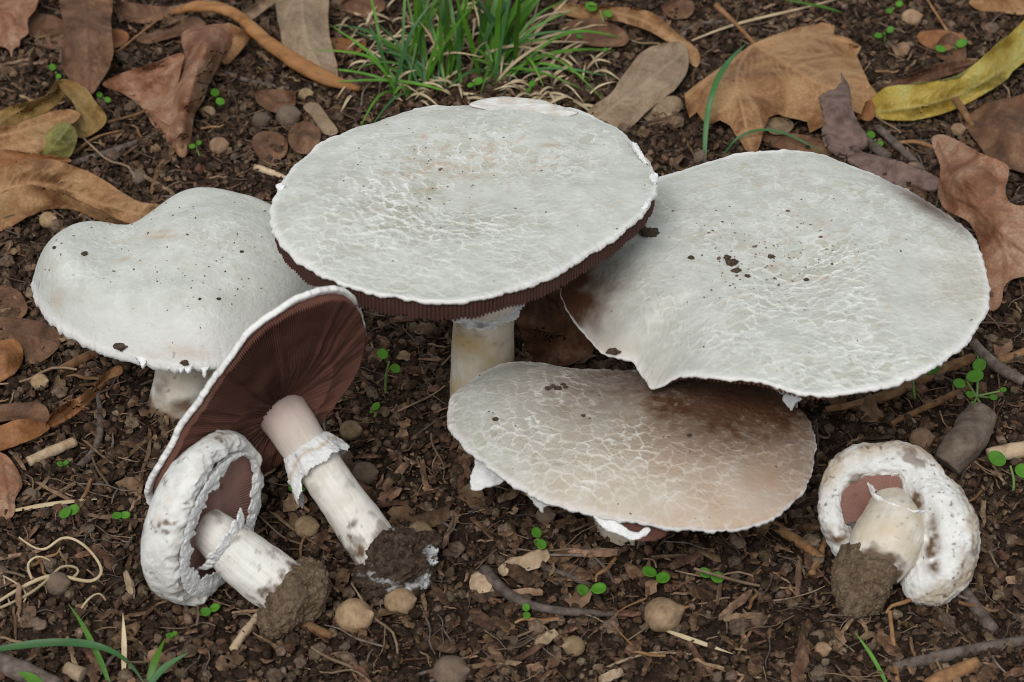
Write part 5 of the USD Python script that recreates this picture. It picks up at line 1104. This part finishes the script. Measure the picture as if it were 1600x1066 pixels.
for i, (lab, a, b, w, m) in enumerate([
    ('large pale wood chip in front of the low cap', (782, 893), (858, 864), 30, WOOD), ('broken pale wood chip left of the grey curved twig', (738, 902), (770, 922), 34, WOOD), ('dark bark chip resting on the pale wood chip', (790, 885), (835, 912), 22, CHIP),
    ('tan rough chip under the grey curved twig', (795, 928), (846, 925), 14, CHIP_L), ('small pale chip at the bottom right of the curved twig', (840, 1008), (868, 988), 16, WOOD), ('grey-pale splinter right of the low seedlings', (890, 866), (960, 862), 12, CHIP_L),
    ('reddish chip right of the uprooted stem', (780, 782), (808, 770), 12, CHIP_L), ('tan chip between uprooted stem and low cap', (600, 765), (632, 728), 13, CHIP_L), ('pale chip beside the torn ring seedling', (446, 793), (474, 776), 26, CHIP_L),
    ('orange chip at the lower middle right', (1130, 968), (1190, 962), 10, CHIP_L), ('tan long chip below the low brown-stained cap', (1128, 965), (1172, 925), 12, CHIP_L), ('pale straw-like chip at the left bottom', (196, 895), (208, 930), 12, WOOD),
    ('brown chip left of the straw at the lower right', (1087, 920), (1118, 950), 12, CHIP), ('flat dark chip beside the dark clump', (645, 820), (700, 800), 30, CHIP), ('light chip at the bottom edge', (938, 1062), (972, 1050), 14, WOOD), ('brown chip above the bottom edge at the right', (1250, 1010), (1262, 975), 12, CHIP)]):
    place_chip(lab, a, b, w, m, 1.0 + w * .03, seed=i + 5)
# dry curly roots at the lower left
for i, (lab, pts, r) in enumerate([
    ('long curly straw-coloured root at the lower left', [(-10, 945, 2), (40, 915, 4), (90, 900, 4), (140, 908, 3), (158, 896, 4), (148, 870, 6), (128, 850, 7), (95, 842, 5), (70, 858, 3), (30, 840, 3)], [2, 2.6, 3, 2.6, 2.4, 2, 2, 1.8, 1.6, 1.2]),
    ('curly root looping over the lower left soil', [(0, 950, 1), (50, 925, 3), (85, 895, 5), (100, 885, 6), (122, 890, 4), (110, 905, 2), (60, 915, 2)], [2, 2.2, 2, 2, 2, 1.8, 1.4]),
    ('thin curly root left of the loop', [(5, 900, 2), (30, 915, 3), (40, 935, 2), (25, 950, 1), (5, 895, 2)], [1.5, 1.5, 1.4, 1.2, 1]),
    ('short forked root above the loop', [(50, 905, 3), (45, 880, 5), (60, 870, 6), (78, 876, 4)], [2, 2, 1.6, 1.2]),
    ('bent root at the right of the curly roots', [(125, 955, 1), (140, 935, 3), (155, 928, 4), (165, 938, 2)], [1.6, 1.6, 1.4, 1])]):
    stick(lab, pts, r, STRAW, name='dry_root', cat='root', jit=.12)

# ------------------------------------------------------------------ loose litter: single pieces first, then the uncountable rest
CAPS_PX = [Polygon([(p[0], p[1]) for p in r_]).buffer(0) for r_ in (rim1, rim2, rim3, rim4, rim5)] + [Polygon([(228, 880), (260, 760), (330, 700), (390, 700), (400, 760), (450, 860), (525, 880), (470, 970), (400, 950), (290, 950)]), Polygon([(1282, 800), (1310, 720), (1400, 695), (1460, 740), (1515, 830), (1500, 920), (1440, 940), (1390, 960), (1320, 930)])]
HID = shapely.union_all(CAPS_PX).buffer(-6)
rl = np.random.default_rng(91)
def protos(name, meshes, mats, smooth):
    "class prims that single litter pieces refer to"
    out = []
    for i, (v, f) in enumerate(meshes):
        p = f'/World/Prototypes/{name}_{i}'
        usdkit.mesh(stage, p, (np.asarray(v) * MM, f), mats[i % len(mats)], smooth=smooth); out.append(p)
    return out
stage.CreateClassPrim('/World/Prototypes')
chips_p = protos('chip', [chip_mesh(*d, s) for s, d in enumerate([(6, 1.1, .6), (4.5, 1.6, .6), (8, .9, .6), (3.5, 1.4, .9), (5, 2.2, .5), (10, .8, .5), (3, 1.2, .7), (6.5, 1.6, .9)])], [CHIP, CHIP, CHIP_L, CHIP, CHIP, CHIP_L, CHIP, CHIP], 30)
clods_p = protos('clod', [lump((0, 0, 0), (2.4, 2.0, 1.7), sub=3, amp=.6, s=.7, seed=k) for k in range(6)], [STONE, CRUMB, STONE, CRUMB, NUT_G, STONE], True)
def bent(L, seed, w=.35):
    r = np.random.default_rng(seed); p = np.stack([np.linspace(-L, L, 5), np.cumsum(r.normal(size=5)) * L * .09, np.abs(r.normal(size=5)) * L * .05], 1)
    return tube(p, [w, w * 1.1, w * .6], seg=5, n=9)
sticks_p = protos('stem', [bent(L, k, w) for k, (L, w) in enumerate([(6, .35), (9, .3), (5, .5), (12, .35), (7, .25), (4, .4)])], [FIBRE, TWIG, TWIG_O, FIBRE, FIBRE, TWIG], True)
def flake(R, seed):
    r = np.random.default_rng(seed); n = 12; th = np.arange(n) * 2 * math.pi / n
    rad = R * (.65 + .5 * r.random(n)); rim = np.stack([rad * np.cos(th) * 1.2, rad * np.sin(th) * .8, R * .3 * r.normal(size=n) * .5 + R * .2 * np.cos(2 * th + seed)], 1)
    mid = rim * .5 + [0, 0, R * .08]; V = np.vstack([rim, mid, [[0, 0, 0]]])
    j = np.arange(n); j2 = (j + 1) % n
    F = np.concatenate([np.stack([j, j2, n + j2], 1), np.stack([j, n + j2, n + j], 1), np.stack([n + j, n + j2, np.full(n, 2 * n)], 1)])
    return solid(V, F, .25)
PIECE = look('leaf_scrap', [(.07, .038, .021), (.145, .083, .047), (.22, .14, .085)], scale=260, rough=.8, bumps=((900, .0003, .6),), var=.5, hvar=.012)
flakes_p = protos('scrap', [flake(R, k) for k, R in enumerate([3.0, 2.2, 4.0, 2.6, 3.4])], [PIECE, CHIP, PIECE, CHIP_L, PIECE], True)
MARKS = [((280, 440), 'domed cap'), ((420, 640), 'uprooted mushroom'), ((330, 830), 'small lying mushroom'), ((470, 905), 'pale soil clump'), ((605, 870), 'dark soil clump'), ((735, 560), 'tall stem'), ((985, 700), 'low brown-stained cap'), ((1210, 430), 'widest cap'), ((725, 320), 'tallest cap'),
         ((1395, 820), 'small inrolled mushroom'), ((1500, 690), 'thick wood piece'), ((800, 885), 'large pale wood chip'), ((870, 950), 'grey curved twig'), ((1035, 960), 'pointed round fruit'), ((90, 890), 'curly straw-coloured root'), ((110, 1010), 'arching grass blade'), ((80, 705), 'pale broken stick'),
         ((275, 130), 'pinkish crumpled leaf'), ((130, 300), 'long tan curled leaf'), ((80, 200), 'ochre curled leaf'), ((135, 70), 'smooth oval brown leaf'), ((480, 60), 'pale upright leaf'), ((670, 120), 'left grass tuft'), ((790, 110), 'right grass tuft'), ((1000, 140), 'spoon-shaped leaf'), ((1220, 130), 'lobed tan leaf'), ((1480, 130), 'yellow curled leaf'), ((1530, 340), 'creased tan leaf'), ((1480, 1025), 'long dark root'), ((1130, 900), 'round-leaved seedling'), ((555, 963), 'large rough fruit'), ((895, 1010), 'reddish round fruit'), ((1560, 720), 'right-edge seedling'), ((35, 640), 'narrow orange-brown leaf'), ((1360, 1030), 'slim bright grass blade'), ((700, 1050), 'half-buried dark fruit')]
def where(px, py):
    (mx, my), nm = min(MARKS, key=lambda m: (m[0][0] - px) ** 2 + (m[0][1] - py) ** 2)
    dx, dy = px - mx, py - my
    if abs(dx) > abs(dy): return ('left of the ' if dx < 0 else 'right of the ') + nm
    return ('behind the ' if dy < 0 else 'in front of the ') + nm
def size_word(s, lo, hi): return ('small', 'middling', 'larger')[min(2, int((s - lo) / (hi - lo) * 3))]
def loose(name, plist, count, smin, smax, label, cat, group, tilt=.25, sink=.3):
    k = 0
    while k < count:
        px, py = rl.uniform(-5, 1605), 1066 * rl.random() ** .8
        if shapely.contains_xy(HID, px, py): continue
        P = gpt(px, py); s = rl.uniform(smin, smax)
        p = '/World/' + numbered('/World', name)
        x = UsdGeom.Xform.Define(stage, p); pk = int(rl.integers(len(plist))); src = plist[pk]
        x.AddTranslateOp().Set(Gf.Vec3d(*((P + [0, 0, sink + 1.0 * s]) * MM)))
        x.AddRotateXYZOp().Set(Gf.Vec3f(*(rl.normal(size=2) * math.degrees(tilt)), rl.uniform(0, 360)))
        x.AddScaleOp().Set(Gf.Vec3f(s, s, s))
        ch = stage.DefinePrim(p + '/piece', 'Mesh'); ch.GetReferences().AddInternalReference(src)
        tag(x.GetPrim(), f'{size_word(s, smin, smax)} {label[pk]} on the soil {where(px, py)}', cat, group); k += 1
loose('bark_chip', chips_p, 280, .6, 1.1, ['slender dark bark chip', 'dark bark chip', 'long tan wood splinter', 'stubby dark bark chip', 'broad flat bark chip', 'thin tan splinter', 'blunt brown bark chip', 'long thick bark chip'], 'bark chip', 'bark chips strewn over the soil')
loose('soil_clod', clods_p, 200, .55, 1.15, ['brown rounded clod', 'dark soil clod', 'brown lumpy clod', 'dark uneven clod', 'greyish clod', 'brown knobbly clod'], 'clod', 'clods and pebbles strewn over the soil')
loose('dry_wisp', sticks_p, 220, .6, 1.3, ['pale bent dry wisp', 'long grey dry wisp', 'orange-brown dry wisp', 'lengthy pale dry wisp', 'fine pale dry wisp', 'stubby grey dry wisp'], 'dry wisp', 'dry wisps strewn over the soil', tilt=.15, sink=.6)
loose('leaf_scrap', flakes_p, 140, .5, 1.25, ['curled brown leaf scrap', 'dark bark-like leaf scrap', 'broad brown leaf scrap', 'tan leaf scrap', 'folded brown leaf scrap'], 'leaf scrap', 'leaf scraps strewn over the soil', tilt=.35)

def scatter(name, meshes, mats, count, smin, smax, pw, label, tilt, sink, smooth=True, seed=0):
    r = np.random.default_rng(seed)
    pi = UsdGeom.PointInstancer.Define(stage, '/World/' + name)
    for i, (v, f) in enumerate(meshes):
        p = f'/World/{name}/prototypes/piece_{i:03d}'
        usdkit.mesh(stage, p, (np.asarray(v) * MM, f), mats[i % len(mats)], smooth=smooth)
        pi.CreatePrototypesRel().AddTarget(p)
    x = r.uniform(-245, 245, count); y = r.uniform(-195, 310, count)
    s = smin + (smax - smin) * r.random(count) ** pw
    z = gz(x, y) + sink * s + r.uniform(-.3, .8, count)
    pi.CreatePositionsAttr(Vt.Vec3fArray.FromNumpy((np.stack([x, y, z], 1) * MM).astype(np.float32)))
    pi.CreateProtoIndicesAttr(Vt.IntArray.FromNumpy(r.integers(0, len(meshes), count).astype(np.int32)))
    pi.CreateScalesAttr(Vt.Vec3fArray.FromNumpy(np.repeat(s[:, None], 3, 1).astype(np.float32)))
    a = r.uniform(0, 2 * math.pi, count); b = np.stack([r.normal(size=count), r.normal(size=count)], 1) * tilt
    qz = np.stack([np.cos(a / 2), 0 * a, 0 * a, np.sin(a / 2)], 1); qt = np.stack([np.ones(count), b[:, 0] / 2, b[:, 1] / 2, 0 * a], 1); qt /= np.linalg.norm(qt, axis=1, keepdims=True)
    w1, x1, y1, z1 = qt.T; w2, x2, y2, z2 = qz.T
    q = np.stack([w1*w2-x1*x2-y1*y2-z1*z2, w1*x2+x1*w2+y1*z2-z1*y2, w1*y2-x1*z2+y1*w2+z1*x2, w1*z2+x1*y2-y1*x2+z1*w2], 1)
    pi.CreateOrientationsAttr(Vt.QuathArray([Gf.Quath(*map(float, k)) for k in q]))
    tag(pi.GetPrim(), label, 'soil', None, 'stuff')
scatter('soil_crumbs', [lump((0, 0, 0), (1, .85, .75), sub=2, amp=.6, s=.7, seed=50 + k) for k in range(8)], [CRUMB, CRUMB, CRUMB, STONE, CRUMB, CHIP, CRUMB, STONE], 88000, .28, 1.8, 3.2, 'dark crumbs of garden soil', .8, .1, seed=1)
scatter('mulch', [chip_mesh(*d, 30 + s) for s, d in enumerate([(2.6, .5, .35), (2, .7, .4), (3.6, .45, .3), (1.6, .6, .5), (2.4, 1.0, .3), (4.5, .4, .3)])], [CHIP, CHIP, CHIP_L, CRUMB, CHIP, CHIP], 14000, .35, 1.15, 1.8, 'fine brown mulch splinters mixed into the soil', .4, .5, smooth=30, seed=2)
scatter('fibres', [bent(L, 20 + k, w) for k, (L, w) in enumerate([(3, .13), (5, .12), (2.5, .18), (7, .12)])], [FIBRE, TWIG, FIBRE, FIBRE], 3500, .5, 1.3, 1.0, 'fine dry root fibres mixed into the soil', .25, .8, seed=3)
scatter('leaf_crumbs', [flake(R, 60 + k) for k, R in enumerate([1.3, 1.0, 1.7])], [PIECE, CHIP, PIECE], 5000, .5, 1.3, 1.5, 'small bits of brown leaf mixed into the soil', .45, .7, seed=4)
